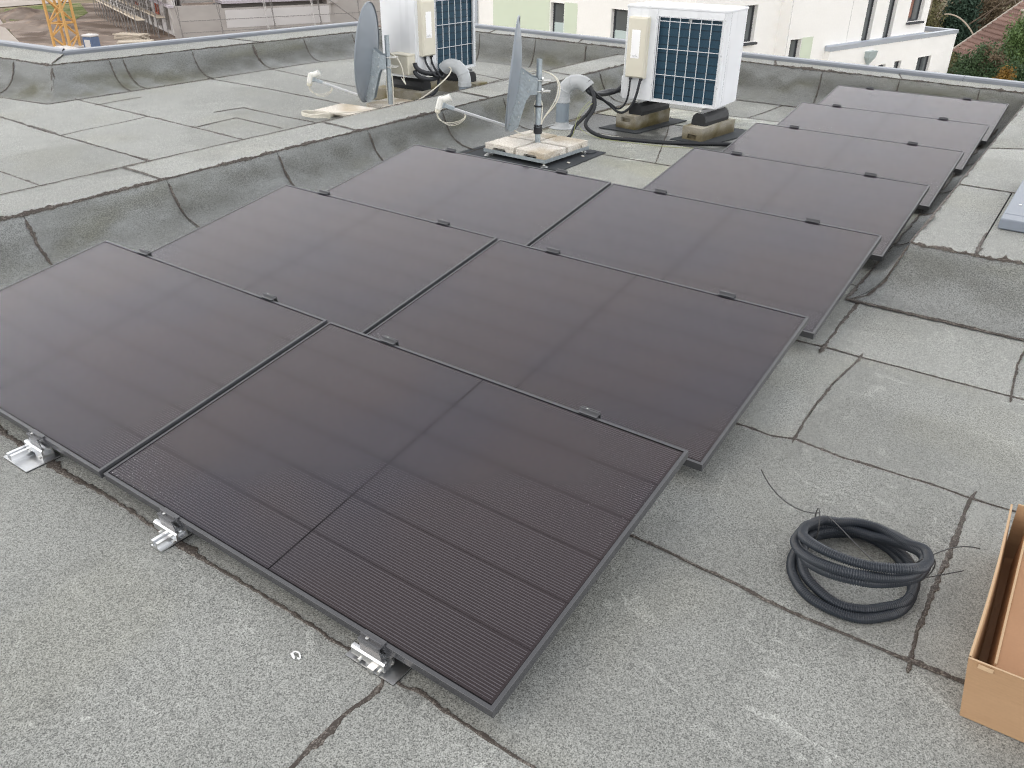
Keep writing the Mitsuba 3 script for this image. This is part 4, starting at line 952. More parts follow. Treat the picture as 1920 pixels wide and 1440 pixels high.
for (sx, sy), t_ in nm.items():
    m = slab_mesh(.308, .308, .062, 10 + sx + 3 * sy)
    m.apply_transform(trimesh.transformations.rotation_matrix(math.radians(rot + sx * sy * .8), [0, 0, 1])); m.apply_translation(S0 + ex * .170 * sx + ey * .170 * sy + [0, 0, .066 + .0315])
    single('concrete_slab', m, 'washed_concrete', f'{desc[(sx, sy)]} washed concrete slab, {t_} of four around the mast of the nearer dish', 'concrete slab')
rmat([(-2.10, 4.62), (-1.02, 4.68), (-1.03, 5.47), (-2.02, 5.42)], 'large black mat under the stand of the nearer satellite dish')
rmat([(-1.32, 5.30), (-1.10, 5.30), (-1.09, 5.44), (-1.30, 5.44)], 'small black pad under the right foot of the dish stand, lying on the large mat', z=.009)
for k, (x, y) in enumerate(((-1.095, 4.93), (-1.115, 5.20))):
    single('pebble', trimesh.creation.icosphere(1, .013).apply_transform(np.diag([1.3, .9, .5, 1])).apply_translation([x, y, .02]), 'washed_concrete', ('small pale chip on the large black mat, in front of the dish stand', 'small pale chip on the large black mat, close to the small pad')[k], 'chip')
d1k = thing('satellite_dish', 'grey satellite dish showing its back, in front of the left heat pump', 'satellite dish')
b1, f1, s1_, mid1, low1 = dish(d1k, (-3.665, 5.50), ZL + .05, .800, .545, 208, (.86, .96), None, .225, cz=.625)
part(d1k, 'cable', tube(spline([mid1 + f1 * .03 + [0, 0, .07] - s1_ * .06, mid1 - f1 * .05 + [0, 0, .06] - s1_ * .06, mid1 - f1 * .13 - [0, 0, .06] - s1_ * .05, mid1 - f1 * .15 - [0, 0, .18] - s1_ * .04, mid1 - f1 * .17 - [0, 0, .22] - s1_ * .02, mid1 - f1 * .12 - [0, 0, .16] - s1_ * .04], .012), .0055, 8), 'coax_white', smooth=True)
for a in (-1, 1): part(d1k, 'cable', tube(spline([b1 + f1 * .030 * a - s1_ * .01 + [0, 0, .10], b1 + f1 * .032 * a - s1_ * .01 + [0, 0, .36], b1 + f1 * .016 * a - s1_ * .02 + [0, 0, .43], b1 - s1_ * .026 + [0, 0, .44]], .012), .006, 8), 'coax_white', smooth=True)
for k, (c, a) in enumerate((((-3.80, 5.05), 4), ((-3.62, 5.62), 4))):
    m = slab_mesh(.62, .42, .05, 30 + k); m.apply_transform(trimesh.transformations.rotation_matrix(math.radians(a), [0, 0, 1])); m.apply_translation([c[0], c[1], ZL + .034])
    single('concrete_slab', m, 'washed_concrete', ('pale concrete slab lying on the left roof below the farther dish', 'pale concrete slab at the foot of the mast of the farther dish')[k], 'concrete slab')
lp_ = []
th = np.linspace(0, 2 * np.pi * 3.2, 120)
hose(np.stack([-3.98 + (.15 + .01 * np.sin(3 * th)) * np.cos(th) * 1.2, 4.72 + .09 * np.sin(th), ZL + .02 + .004 * th / 2], 1), .006, 'coiled pale cable lying on the left roof under the arm of the farther dish', 'coax_white', 6, 'cable_coil', 'cable', .02)
hose([[-3.92, 4.66, ZL + .05], [-3.78, 4.70, ZL + .075], [-3.60, 4.95, ZL + .075], [-3.56, 5.30, ZL + .08]], .006, 'pale cable lying across the slab below the farther dish', 'coax_white', 6, 'cable', 'cable')
hose([[-3.52, 5.42, ZL + .075], [-3.42, 5.60, .16], [-3.36, 5.85, .26], [-3.33, 6.1, .40], m1 + [.03, -.03, .03]], .007, 'pale cable rising from the left roof to the mouth of the left bent pipe', 'coax_white', 6, 'cable', 'cable')

# ================================================================== conduit coil
def conduit():
    k = thing('conduit_coil', 'coil of black corrugated conduit tied with wire, lying on the roof at the right', 'conduit coil')
    R, r, pitch = .183, .0142, .0066
    def loop(c, rx, ry, az, tilt_ax, tilt, a0, a1, wob, seed, dz=0.0):
        a = np.radians(np.linspace(a0, a1, 160)); w = (meshkit.fbm(np.stack([np.cos(a) * 1.2, np.sin(a) * 1.2, a * 0 + seed], 1), 2, seed) - .5)
        P = np.stack([np.cos(a) * (rx + wob * w), np.sin(a) * (ry + wob * w), dz * w + 0 * a], 1)
        Rz = trimesh.transformations.rotation_matrix(math.radians(az), [0, 0, 1])[:3, :3]
        Rt = trimesh.transformations.rotation_matrix(math.radians(tilt), [math.cos(math.radians(tilt_ax)), math.sin(math.radians(tilt_ax)), 0])[:3, :3]
        return P @ Rz.T @ Rt.T + c
    lo = np.array([2.306, 1.126, .0])
    low = [loop(lo + [0, .0, .022], .180, .203, 0, 0, 0, -10, 352, .02, 1, .0), loop(lo + [.012, .020, .040], .170, .182, 0, 15, 3, -12, 350, .03, 2, .004)]
    uc = np.array([2.322, 1.105, .118])
    upp = [loop(uc + [-.004, -.010, .018], .184, .182, 0, 30, -18, -8, 352, .04, 5, .02), loop(uc + [.006, .008, .040], .178, .178, 10, 20, -19, -20, 340, .06, 6, .03), loop(uc + [0, .012, -.004], .176, .180, -10, 42, -14, 10, 368, .055, 7, .03)]
    rise = spline([low[1][-1], low[1][-1] + [-.004, .05, .02], upp[0][0] + [.01, .03, -.045], upp[0][0]], .004)
    for P in low + upp:
        Q = resample(P, pitch / 6)
        l = np.arange(len(Q)) * pitch / 6
        rad = r + .0019 * np.sign(np.sin(2 * np.pi * l / pitch)) * np.abs(np.sin(2 * np.pi * l / pitch)) ** .5
        part(k, 'conduit_loop', tube(Q, rad, 12), 'conduit_black', smooth=True)
    # tie wires
    L = uc + [-.165, .075, .045]; Rr = uc + [.185, -.010, .0]
    for c, ax_ in ((np.array([2.165, 1.185, .115]), 110), (np.array([2.492, 1.135, .125]), 55)):
        a = np.linspace(0, 2 * np.pi, 40); d = np.array([math.cos(math.radians(ax_)), math.sin(math.radians(ax_)), 0])
        part(k, 'tie_wire', tube(np.stack([c + d * .052 * math.cos(t) + np.array([0, 0, .048 * math.sin(t)]) for t in a]), .002, 6), 'tie_wire')
    ends = [[[2.165, 1.20, .15], [2.10, 1.19, .14], [2.03, 1.17, .18], [1.985, 1.14, .25], [1.973, 1.123, .285]], [[2.19, 1.19, .155], [2.25, 1.14, .16], [2.33, 1.08, .155], [2.41, 1.035, .15]], [[2.50, 1.16, .165], [2.54, 1.23, .165], [2.58, 1.28, .160], [2.621, 1.308, .152]], [[2.50, 1.13, .10], [2.55, 1.18, .105], [2.599, 1.216, .12]]]
    for e in ends: part(k, 'tie_wire', tube(spline(e, .01), .0019, 6), 'tie_wire', smooth=True)
conduit()

# ================================================================== cardboard box with a carton inside
def cardboard():
    k = thing('cardboard_box', 'open brown cardboard box at the right photo edge on the roof', 'cardboard box')
    x0, y0, x1, y1, h, t = 2.692, .757, 3.25, 1.52, .205, .006
    z = .008
    def wall(a, b, name, lean=(0, 0), ragged=0.0, seed=0, mt='cardboard'):
        a, b = np.array(a, float), np.array(b, float); d = b - a; L = np.linalg.norm(d); d /= L; n = np.array([-d[1], d[0]])
        u = np.linspace(0, L, 50); top = h + ragged * (meshkit.fbm(np.stack([u * 14, u * 0 + seed, u * 0], 1), 3, seed) - .55)
        o = np.array([np.r_[a, z]]) ; rows = []
        bow = .006 * np.sin(np.pi * u / L)
        for off in (0, t):
            B_ = np.stack([a[0] + d[0] * u + n[0] * (off + bow), a[1] + d[1] * u + n[1] * (off + bow), np.full(50, z)], 1)
            Tt = B_ + np.stack([np.full(50, lean[0]), np.full(50, lean[1]), top], 1)
            rows.append((B_, Tt))
        (b0, t0), (b1, t1) = rows
        m = grid(np.stack([b0, t0, t1, b1, b0], 1))
        if m.volume < 0: m.invert()
        part(k, name, m, mt)
        part(k, 'corrugated_edge', grid(np.stack([t0 + [0, 0, .0006], t1 + [0, 0, .0006]], 1)), 'cardboard_edge')
    wall((x0, y0), (x1, y0), 'front_wall', (-.030, -.012), 0, 1)
    wall((x0 - .0, y1), (x0 - .0, y0 + .007), 'side_wall', (-.030, -.006), .012, 2)
    wall((x1, y0 + .007), (x1, y1), 'side_wall', (.01, 0), 0, 3)
    wall((x1, y1 + .001), (x0, y1 + .001), 'back_wall', (-.01, .01), 0, 4)
    part(k, 'bottom', bx([(x0 + x1) / 2, (y0 + y1) / 2, z + .003], [x1 - x0 - .014, y1 - y0 - .014, .005]), 'cardboard_inner')
    part(k, 'hand_slot', bx([x0 + .012, y0 - .0135, z + h - .010], [.034, .0016, .013]), 'cardboard_edge')
    j = thing('carton', 'smaller reddish brown carton standing inside the open cardboard box', 'carton')
    a0 = x0 + .030
    part(j, 'body', bx([(a0 + x1 - .03) / 2, y0 + .38, .098], [x1 - .03 - a0, .70, .168], bev=.004), 'cardboard_inner')
    part(j, 'flap', bx([a0 + .30, y0 + .56, .1855], [.50, .32, .004], bev=.0015), 'cardboard')
    q = np.array([[[a0 + .10 + .30 * s_, y0 + .20 + .03 * s_, .190 + .012 * math.sin(3 * s_)], [a0 + .12 + .30 * s_, y0 + .40 + .02 * s_, .206 + .010 * math.sin(2.2 * s_ + 1)]] for s_ in np.linspace(0, 1, 14)])
    part(j, 'loose_flap', cat([two_sided(grid(q), np.array([0, 0, 1])), two_sided(grid(q - [0, 0, .004]), np.array([0, 0, -1]))]), 'cardboard')
    part(j, 'flap_edge', bx([a0 + .002, y0 + .38, .184], [.006, .68, .006], bev=.001), 'cardboard_edge')
cardboard()

# scraps on the roof
def scrap(c, seed, label, s=.02):
    r_ = np.random.default_rng(seed)
    P = [np.array(c) + np.r_[(r_.random(2) - .5) * s * 2, .010 + r_.random() * .006] for _ in range(7)]
    single('plastic_scrap', tube(spline(P, .004), .0022, 6), 'white_label', label, 'scrap', smooth=True)
scrap([1.126, -.116, 0], 3, 'crumpled bit of white plastic lying on the roof in front of the panels')

# ================================================================== land beyond the roof
ZG = -9.5
struct('ground', grid(np.array([[[x, y, ZG] for y in (-150., 900.)] for x in (-900., 500.)])), 'woodland_ground')
def flat(pts, z): return extrude(Polygon(pts).buffer(0), .02, z - .02)
struct('soil', flat(K['soil'], ZG + .03), 'soil', label='bare brown soil of the building site')
struct('grass', flat(K['grass'], ZG + .06), 'grass', label='patch of grass beside the gravel path')
struct('path', flat(K['paths'][0], ZG + .09), 'gravel_path', label='pale gravel path at the upper left corner')
struct('path_002', flat(K['paths'][1], ZG + .10), 'gravel_path', label='second pale path crossing at the upper photo edge, above the grass')
r2 = np.random.default_rng(21)
def mound(c, a, b, h, seed, n=26):
    u = np.linspace(-1, 1, n); X, Y = np.meshgrid(u, u, indexing='ij'); rr = np.clip(1 - X ** 2 - Y ** 2, 0, 1)
    Z = h * rr ** .7 * (.55 + .9 * meshkit.fbm(np.stack([X * 3 + seed, Y * 3, X * 0], -1), 4, seed))
    return grid(np.stack([c[0] + X * a, c[1] + Y * b, c[2] - .05 + Z], -1))
for i, (c, a, b, h, lab) in enumerate(((K['heap'], 5, 3.5, 1.1, 'low heap of rubble and soil at the edge of the grass, upper left'), ((-104, 52, ZG), 6, 3, .7, 'low soil ridge on the building site left of the crane'), ((-92, 50.5, ZG), 7, 2.2, .6, 'soil ridge just behind the foot of the yellow crane'))):
    single('soil_heap', two_sided(mound(c, a, b, h, i + 2), np.array([0, 0, 1])), 'soil', lab, 'soil heap', smooth=True)

# ------------------------------------------------------------------ yellow tower crane (mast)
def crane():
    k = thing('crane', 'yellow lattice mast of a tower crane standing on the bare soil at the upper left', 'crane')
    c = np.array(K['crane']); w = .82; a = math.radians(28)
    ex_, ey_ = np.array([math.cos(a), math.sin(a), 0]), np.array([-math.sin(a), math.cos(a), 0])
    cor = [c + ex_ * w * sx + ey_ * w * sy for sx, sy in ((-1, -1), (1, -1), (1, 1), (-1, 1))]
    H, S = 30.0, 2.4
    for q in cor: part(k, 'leg', cyl(q, q + [0, 0, H], .15, 6), 'crane_yellow')
    nsec = int(H / S)
    for i in range(nsec):
        z0, z1 = i * S, (i + 1) * S; br = []
        for j in range(4):
            p, q = cor[j], cor[(j + 1) % 4]
            br.append(cyl(p + [0, 0, z0], q + [0, 0, z0], .075, 5))
            m_ = (p + q) / 2 + [0, 0, (z0 + z1) / 2]
            if (i + j) % 2: br += [cyl(p + [0, 0, z0], q + [0, 0, (z0 + z1) / 2], .08, 5), cyl(q + [0, 0, (z0 + z1) / 2], p + [0, 0, z1], .08, 5)]
            else: br += [cyl(q + [0, 0, z0], p + [0, 0, (z0 + z1) / 2], .08, 5), cyl(p + [0, 0, (z0 + z1) / 2], q + [0, 0, z1], .08, 5)]
        part(k, 'lattice_section', cat(br), 'crane_yellow')
    part(k, 'ballast', bx(c + [0, 0, .12], [2.6, 2.6, .24], 28, .05), 'site_concrete')
crane()

# ------------------------------------------------------------------ walls with openings
def wall_piece(o, ux, inward, rect, holes, th):
    """a wall in the vertical plane through o along ux: rect and holes are (u0, u1, z0, z1); th runs inward"""
    pg = sbox(rect[0], rect[2], rect[1], rect[3])
    for h in holes: pg = pg.difference(sbox(h[0], h[2], h[1], h[3]))
    gs = [g for g in getattr(pg, 'geoms', [pg]) if g.area > 1e-4]
    m = cat([trimesh.creation.extrude_polygon(g, th, engine='earcut') for g in gs])
    ux, inward = np.asarray(ux, float), np.asarray(inward, float)
    m.apply_transform(frame_mat([o[0], o[1], 0], ux, [0, 0, 1], inward))
    if np.linalg.det(np.array([ux, [0, 0, 1], inward])) < 0: m.invert()
    return m
def obox(o, ux, inward, u0, u1, z0, z1, d0, d1):
    """box in wall coordinates, depth d from d0 to d1 inward"""
    m = trimesh.creation.box([u1 - u0, z1 - z0, d1 - d0]); m.apply_translation([(u0 + u1) / 2, (z0 + z1) / 2, (d0 + d1) / 2])
    ux, inward = np.asarray(ux, float), np.asarray(inward, float)
    m.apply_transform(frame_mat([o[0], o[1], 0], ux, [0, 0, 1], inward))
    if np.linalg.det(np.array([ux, [0, 0, 1], inward])) < 0: m.invert()
    return m
def window(k, o, ux, inw, h, depth=.16, mull=0, curtain=None, frosted=None, sill=False):
    u0, u1, z0, z1 = h; fw = .07
    nm = k + '__window'; i = _count.get(nm, 0); _count[nm] = i + 1
    w = nm if i == 0 else f'{nm}_{i:03d}'
    fr = [obox(o, ux, inw, u0, u0 + fw, z0, z1, depth, depth + .08), obox(o, ux, inw, u1 - fw, u1, z0, z1, depth, depth + .08), obox(o, ux, inw, u0 + fw, u1 - fw, z1 - fw, z1, depth, depth + .08), obox(o, ux, inw, u0 + fw, u1 - fw, z0, z0 + fw, depth, depth + .08)]
    for j in range(mull): q = u0 + (u1 - u0) * (j + 1) / (mull + 1); fr.append(obox(o, ux, inw, q - .04, q + .04, z0 + fw, z1 - fw, depth, depth + .08))
    scene[w] = ply(cat(fr), 'window_frame_dark')
    zs = z0 + fw
    if frosted is not None:
        scene[w + '__frosted_pane'] = ply(obox(o, ux, inw, u0 + fw, u1 - fw, z0 + fw, frosted, depth + .02, depth + .035), 'frosted_pane')
    scene[w + '__pane'] = ply(obox(o, ux, inw, u0 + fw, u1 - fw, z0 + fw, z1 - fw, depth + .04, depth + .06), 'window_glass')
    if curtain: scene[w + '__curtain'] = ply(obox(o, ux, inw, u0 + fw, u0 + (u1 - u0) * .55, z0 + fw + .1, z1 - fw, depth + .022, depth + .034), curtain)
    if sill: scene[w + '__sill'] = ply(obox(o, ux, inw, u0 - .06, u1 + .06, z0 - .09, z0 - .003, -.16, depth), 'window_frame_dark')

# ------------------------------------------------------------------ white apartment building
a_ = math.radians(74.5)
E2 = np.array([math.cos(a_), math.sin(a_), 0]); E1 = np.array([E2[1], -E2[0], 0]); OB = np.array([-10.617, 29.158, 0])
ab = thing('apartment_building', 'white rendered apartment building with narrow dark windows and pale green panels behind the rear parapet', 'building')
ZT_ = 3.2
Bp = lambda a, b: OB + E1 * a + E2 * b
w1_ = (-7.86, -7.01, -3.5, -1.155); w2_ = (-4.22, -3.30, -3.5, -1.15); w1u = (-7.86, -7.01, -.45, 1.75); w2u = (-4.22, -3.3, -.45, 1.75)
part(ab, 'wall', wall_piece(OB, E1, E2, (-13.15, 0, ZG, ZT_), [w1_, w2_, w1u, w2u], .35), 'white_render')
part(ab, 'green_panel', obox(OB, E1, E2, -11.85, -7.92, -3.6, ZT_ - .4, -.012, -.002), 'green_render')
part(ab, 'green_panel', obox(OB, E1, E2, -6.98, -6.19, -3.6, -1.10, -.012, -.002), 'green_render')
for h in (w1_, w2_): window(ab, OB, E1, E2, h, frosted=-1.93)
for h in (w1u, w2u): window(ab, OB, E1, E2, h)
part(ab, 'drainpipe', cyl(Bp(-13.05, -.08) + [0, 0, ZG], Bp(-13.05, -.08) + [0, 0, ZT_], .06, 10), 'zinc')
# side facing right, in three steps
wA = (2.75, 3.75, -2.22, -.89)
part(ab, 'wall', wall_piece(Bp(0, 0), E2, -E1, (.35, 5.26, ZG, ZT_), [wA], .35), 'white_render')
window(ab, Bp(0, 0), E2, -E1, wA, sill=True)
part(ab, 'wall', wall_piece(Bp(0, 5.263), E1, E2, (0.0, .5, ZG, ZT_), [], .30), 'white_render')
wB = (5.53, 6.33, -4.6, -2.235)
t1_, t2_, w3_ = (10.98, 11.72, -2.70, .0), (12.80, 13.54, -2.70, .0), (14.77, 16.06, -2.09, -.3)
part(ab, 'wall', wall_piece(Bp(.5, 0), E2, -E1, (5.57, 16.66, ZG, ZT_), [(5.57, 6.33, -4.6, -2.235), t1_, t2_, w3_], .30), 'white_render')
part(ab, 'wall', wall_piece(Bp(.5, 0), E2, -E1, (5.263, 5.567, ZG, ZT_), [], .29), 'white_render')
window(ab, Bp(.5, 0), E2, -E1, (5.575, 6.33, -4.6, -2.235))
part(ab, 'green_panel', obox(Bp(.5, 0), E2, -E1, 6.36, 7.16, -4.7, -2.20, -.012, -.002), 'green_render')
for h in (t1_, t2_): window(ab, Bp(.5, 0), E2, -E1, h)
window(ab, Bp(.5, 0), E2, -E1, w3_, mull=1, curtain='red_curtain', sill=True)
for b in (5.30, 9.75): part(ab, 'joint', obox(Bp(.5, 0), E2, -E1, b, b + .03, -9.0 if b < 6 else -2.6, ZT_, -.006, -.002), 'joint_grey')
part(ab, 'wall', wall_piece(Bp(.5 - .30, 16.66), -E1, -E2, (0, 11, ZG, ZT_), [], .30), 'white_render')
part(ab, 'roof', extrude(Polygon([Bp(*q)[:2] for q in ((-13.1, .05), (-.05, .05), (-.05, 5.3), (.45, 5.32), (.45, 16.6), (-13.1, 16.6))]), .15, ZT_ + .003), 'zinc')
# low annex with a zinc edge
AX = .75
w5, w6, w7 = (16.18, 17.5, -5.0, -3.71), (13.98, 14.60, -4.45, -3.71), (12.55, 13.18, -4.5, -3.75)
part(ab, 'annex_wall', wall_piece(Bp(AX, 0), E2, -E1, (8.19, 19.65, ZG, -2.83), [w5, w6, w7], .30), 'white_render')
part(ab, 'annex_wall', wall_piece(Bp(.502, 8.19), E1, E2, (0, .24, ZG, -2.83), [], .3), 'white_render')
part(ab, 'annex_wall', wall_piece(Bp(AX - .302, 19.65), -E1, -E2, (0, 7, ZG, -2.83), [], .3), 'white_render')
for h in (w5, w6, w7): window(ab, Bp(AX, 0), E2, -E1, h, depth=.12, mull=1 if h is w5 else 0)
part(ab, 'annex_edge', obox(Bp(AX, 0), E2, -E1, 8.16, 19.68, -2.84, -2.66, -.04, .22), 'zinc')
part(ab, 'annex_edge', obox(Bp(AX - .24, 19.68), -E1, -E2, .0, 6.9, -2.84, -2.661, .0, .36), 'zinc')
part(ab, 'annex_flashing', extrude(Polygon([Bp(*q)[:2] for q in ((.503, 8.19), (AX - .182, 8.18), (AX - .182, 16.66), (.503, 16.66))]), .12, -2.745), 'zinc')
part(ab, 'annex_roof', extrude(Polygon([Bp(*q)[:2] for q in ((-5.6, 16.68), (.50, 16.68), (.50, 19.3), (-5.6, 19.3))]), .1, -3.1), 'site_dark')
hp = trimesh.convex.convex_hull(np.array([Bp(AX + d, 11.43 + w) + [0, 0, z - .12] for d, w, z in ((.0, -.33, -2.93), (.0, .33, -2.93), (.26, -.33, -2.93), (.26, .33, -2.93), (0, -.30, -3.2), (0, .30, -3.2), (.22, -.28, -3.2), (.22, .28, -3.2), (.0, -.08, -3.45), (.0, .08, -3.45), (.12, -.08, -3.45), (.12, .08, -3.45))]))
part(ab, 'rain_hopper', hp, 'hopper_grey')
part(ab, 'drainpipe', cyl(Bp(AX + .07, 11.43) + [0, 0, ZG], Bp(AX + .07, 11.43) + [0, 0, -3.56], .05, 10), 'hopper_grey')

# ------------------------------------------------------------------ building site: concrete shell with scaffolding
KS = np.array(K['siteK']); dA = np.array([math.cos(math.radians(157.1)), math.sin(math.radians(157.1)), 0]); dB = np.array([math.cos(math.radians(69.7)), math.sin(math.radians(69.7)), 0])
nA, nB = -dB, -dA     # outward normals
KO = np.array([KS[0], KS[1], 0])
sb = thing('building_shell', 'grey concrete shell of a house under construction with white panels and open bays', 'building')
ZS = 4.0
part(sb, 'wall', wall_piece(KO, dB, dA, (.0, 5.4, ZG, -6.35), [], .3), 'site_concrete')
part(sb, 'wall', wall_piece(KO + dA * 3.2, dB, dA, (-.0, 5.4, -6.34, ZS), [(1.2, 2.2, -4.6, -2.4)], .3), 'site_concrete')
part(sb, 'wall', wall_piece(KO + dA * .02, dB, dA, (5.4, 18.3, ZG, -6.75), [], .3), 'site_concrete')
part(sb, 'white_panel', obox(KO, dB, dA, 5.7, 18.0, -8.75, -6.95, -.06, .015), 'site_white')
part(sb, 'wall', wall_piece(KO + dA * 1.6, dB, dA, (5.0, 18.6, -6.9, -6.30), [], .3), 'site_dark')  # set-back band, its dark colour carries the shadow under the slab
part(sb, 'slab', obox(KO, dB, dA, 5.5, 17.8, -6.30, -6.02, -.25, 3.0), 'site_slab')
part(sb, 'wall', wall_piece(KO + dA * 1.9, dB, dA, (5.4, 18.0, -6.01, ZS), [(8.6, 12.5, -5.95, -3.6), (13.5, 14.8, -5.9, -3.6)], .3), 'site_concrete')
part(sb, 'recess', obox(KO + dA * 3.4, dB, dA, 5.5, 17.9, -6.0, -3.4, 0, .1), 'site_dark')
part(sb, 'pier', obox(KO, dB, dA, 17.8, 19.2, -6.72, ZS, -.1, 2.0), 'site_concrete')
part(sb, 'wall', wall_piece(KO + dA * .6, dB, dA, (18.3, 45, ZG, -6.1), [], .3), 'site_concrete')
part(sb, 'wall', wall_piece(KO + dA * 4.0, dB, dA, (18.6, 45, -6.09, ZS), [(22, 25, -6, -3.4), (29, 32, -6, -3.4)], .3), 'site_concrete')
part(sb, 'slab', obox(KO, dB, dA, 18.4, 45, -6.09, -5.95, .5, 4.0), 'site_slab')
# side with piers and bays running away to the left
bays = []
for i in range(9):
    u = 3.2 + i * 4.6
    bays += [(u, u + 2.3, ZG + .4, ZG + 2.9), (u, u + 2.3, -6.1, -3.5), (u, u + 2.3, -3.0, -.4)]
part(sb, 'wall', wall_piece(KO + dB * .30, dA, dB, (.31, 46, ZG, ZS), bays, .30), 'site_white')
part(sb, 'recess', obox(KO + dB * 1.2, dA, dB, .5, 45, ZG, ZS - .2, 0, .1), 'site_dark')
for i in range(9):
    u = 3.2 + i * 4.6
    for z in (ZG + .4, -6.1): part(sb, 'bay_post', cat([obox(KO + dB * .30, dA, dB, u + q, u + q + .10, z, z + 2.55, .1, .2) for q in (.6, 1.2, 1.7)]), 'site_concrete')
for z in (-6.5, -3.3): part(sb, 'slab', obox(KO, dA, dB, -.1, 46, z, z + .22, -.25, .28), 'site_slab')
sc = thing('scaffolding', 'steel scaffolding with boards and red parts in front of the concrete shell', 'scaffolding')
def scaf(o, d, n, L, bay, offs, z0, lifts, nm, seed):
    r_ = np.random.default_rng(seed)
    for i in range(int(L / bay) + 1):
        ms = []
        for of in offs:
            p = o + d * (i * bay) + n * of
            ms.append(cyl(p + [0, 0, z0], p + [0, 0, lifts[-1] + 1.1], .05, 6))
        for z in lifts: ms.append(cyl(o + d * (i * bay) + n * offs[0] + [0, 0, z - .05], o + d * (i * bay) + n * offs[-1] + [0, 0, z - .05], .03, 5))
        part(sc, 'standard', cat(ms), 'scaffold_steel')
    for z in lifts:
        part(sc, 'deck', obox(o, d, n, -.2, L + .2, z, z + .06, offs[0] + .05, offs[-1] - .05), 'scaffold_board')
        for dz in (.5, 1.0):
            part(sc, 'guard_rail', cyl(o + n * offs[-1] + d * -.2 + [0, 0, z + dz], o + n * offs[-1] + d * (L + .2) + [0, 0, z + dz], .04, 5), 'scaffold_steel')
        part(sc, 'toe_board', obox(o, d, n, -.2, L + .2, z + .06, z + .22, offs[-1] - .03, offs[-1] + .0), 'scaffold_board')
    for i in range(0, int(L / bay) - 1, 3):
        for j in range(len(lifts)):
            za = z0 if j == 0 else lifts[j - 1]; 
            part(sc, 'brace', cyl(o + d * (i * bay) + n * (offs[-1] + .05) + [0, 0, za], o + d * ((i + 1) * bay) + n * (offs[-1] + .05) + [0, 0, lifts[j]], .03, 5), 'scaffold_steel')
scaf(KO + dA * 1.0, dA, nA, 42, 2.6, (.5, 1.5), ZG, [-7.5, -5.5, -3.5], 'a', 1)
scaf(KO + dA * .5, dA, nA, 32, 2.3, (2.7, 3.7), ZG, [-7.6, -5.6, -3.6], 'b', 2)
for i in range(6):
    u = 4 + i * 6.1
    part(sc, 'red_bracket', cat([obox(KO, dA, nA, u, u + 1.6, -7.42 + 2 * (i % 2), -7.24 + 2 * (i % 2), .4, .6), obox(KO, dA, nA, u, u + .12, -7.4 + 2 * (i % 2), -6.4 + 2 * (i % 2), .4, .55), obox(KO, dA, nA, u + 1.5, u + 1.62, -7.4 + 2 * (i % 2), -6.4 + 2 * (i % 2), .4, .55)]), 'red_paint')
for u in (.6, 5.0, 10.2, 11.0, 15.8, 16.6, 21.6, 26.5): part(sc, 'standard', cat([cyl(KO + dB * u + nB * q + [0, 0, ZG], KO + dB * (u - (.9 if q > 1 else 0)) + nB * q + [0, 0, -2.5], .04, 6) for q in (.5, 1.2)]), 'site_white' if u in (10.2, 15.8) else 'scaffold_steel')
for z in (-8.9, -7.75): part(sc, 'guard_rail', cyl(KO + nB * 1.2 + dB * .5 + [0, 0, z], KO + nB * 1.2 + dB * 27 + [0, 0, z], .035, 6), 'scaffold_steel')
part(sc, 'brace', cyl(KO + nB * 1.3 + dB * 16.2 + [0, 0, -5.2], KO + nB * 1.3 + dB * 21.0 + [0, 0, -8.6], .05, 6), 'scaffold_steel')
part(sc, 'brace', cyl(KO + nB * 1.3 + dB * 26.5 + [0, 0, -8.4], KO + nB * 1.3 + dB * 22.5 + [0, 0, -5.0], .05, 6), 'scaffold_steel')
part(sc, 'top_bar', cat([obox(KO, dB, nB, 5.2 + .5 * i, 5.45 + .5 * i, -5.35, -5.22, 1.0, 1.1) for i in range(24)]), 'red_paint')
part(sc, 'top_bar', cat([obox(KO, dB, nB, 5.45 + .5 * i, 5.7 + .5 * i, -5.35, -5.22, 1.0, 1.1) for i in range(24)]), 'site_white')
tq = np.array([-74.0, 41.8, 0])
tk = thing('portable_toilet', 'small blue cabin with a white roof beside the scaffolding, right of the crane', 'site cabin')
part(tk, 'cabin', bx(tq + [0, 0, ZG + 1.0], [1.0, 1.0, 2.0], 20, .04), 'blue_paint'); part(tk, 'roof', bx(tq + [0, 0, ZG + 2.12], [1.08, 1.08, .2], 20, .08), 'site_white'); part(tk, 'door', bx(tq + [.17, -.48, ZG + .95], [.6, .04, 1.7], 20), 'site_white')

for i, (c, a, lab) in enumerate((((-84.6, 52.3), 20, 'stack of pale timber boards on the building site, right of the crane'), ((-79.0, 49.2), 55, 'lower stack of pale boards close to the foot of the scaffolding'))):
    k = thing('timber_stack', lab, 'timber stack')
    for l in range(4):
        for j in range(5): part(k, 'board', bx([c[0] + .34 * (j - 2) * math.cos(math.radians(a + 90)), c[1] + .34 * (j - 2) * math.sin(math.radians(a + 90)), ZG + .15 + .14 * l], [3.4 - .2 * ((j + l) % 3), .27, .10], a + .6 * (j - 2)), 'scaffold_board')
single('tarpaulin', two_sided(mound((-80.6, 43.0, ZG), 3.4, 1.3, .55, 9), np.array([0, 0, 1])), 'site_white', 'crumpled white sheeting on the ground at the foot of the yellow crane', 'sheeting', smooth=True)

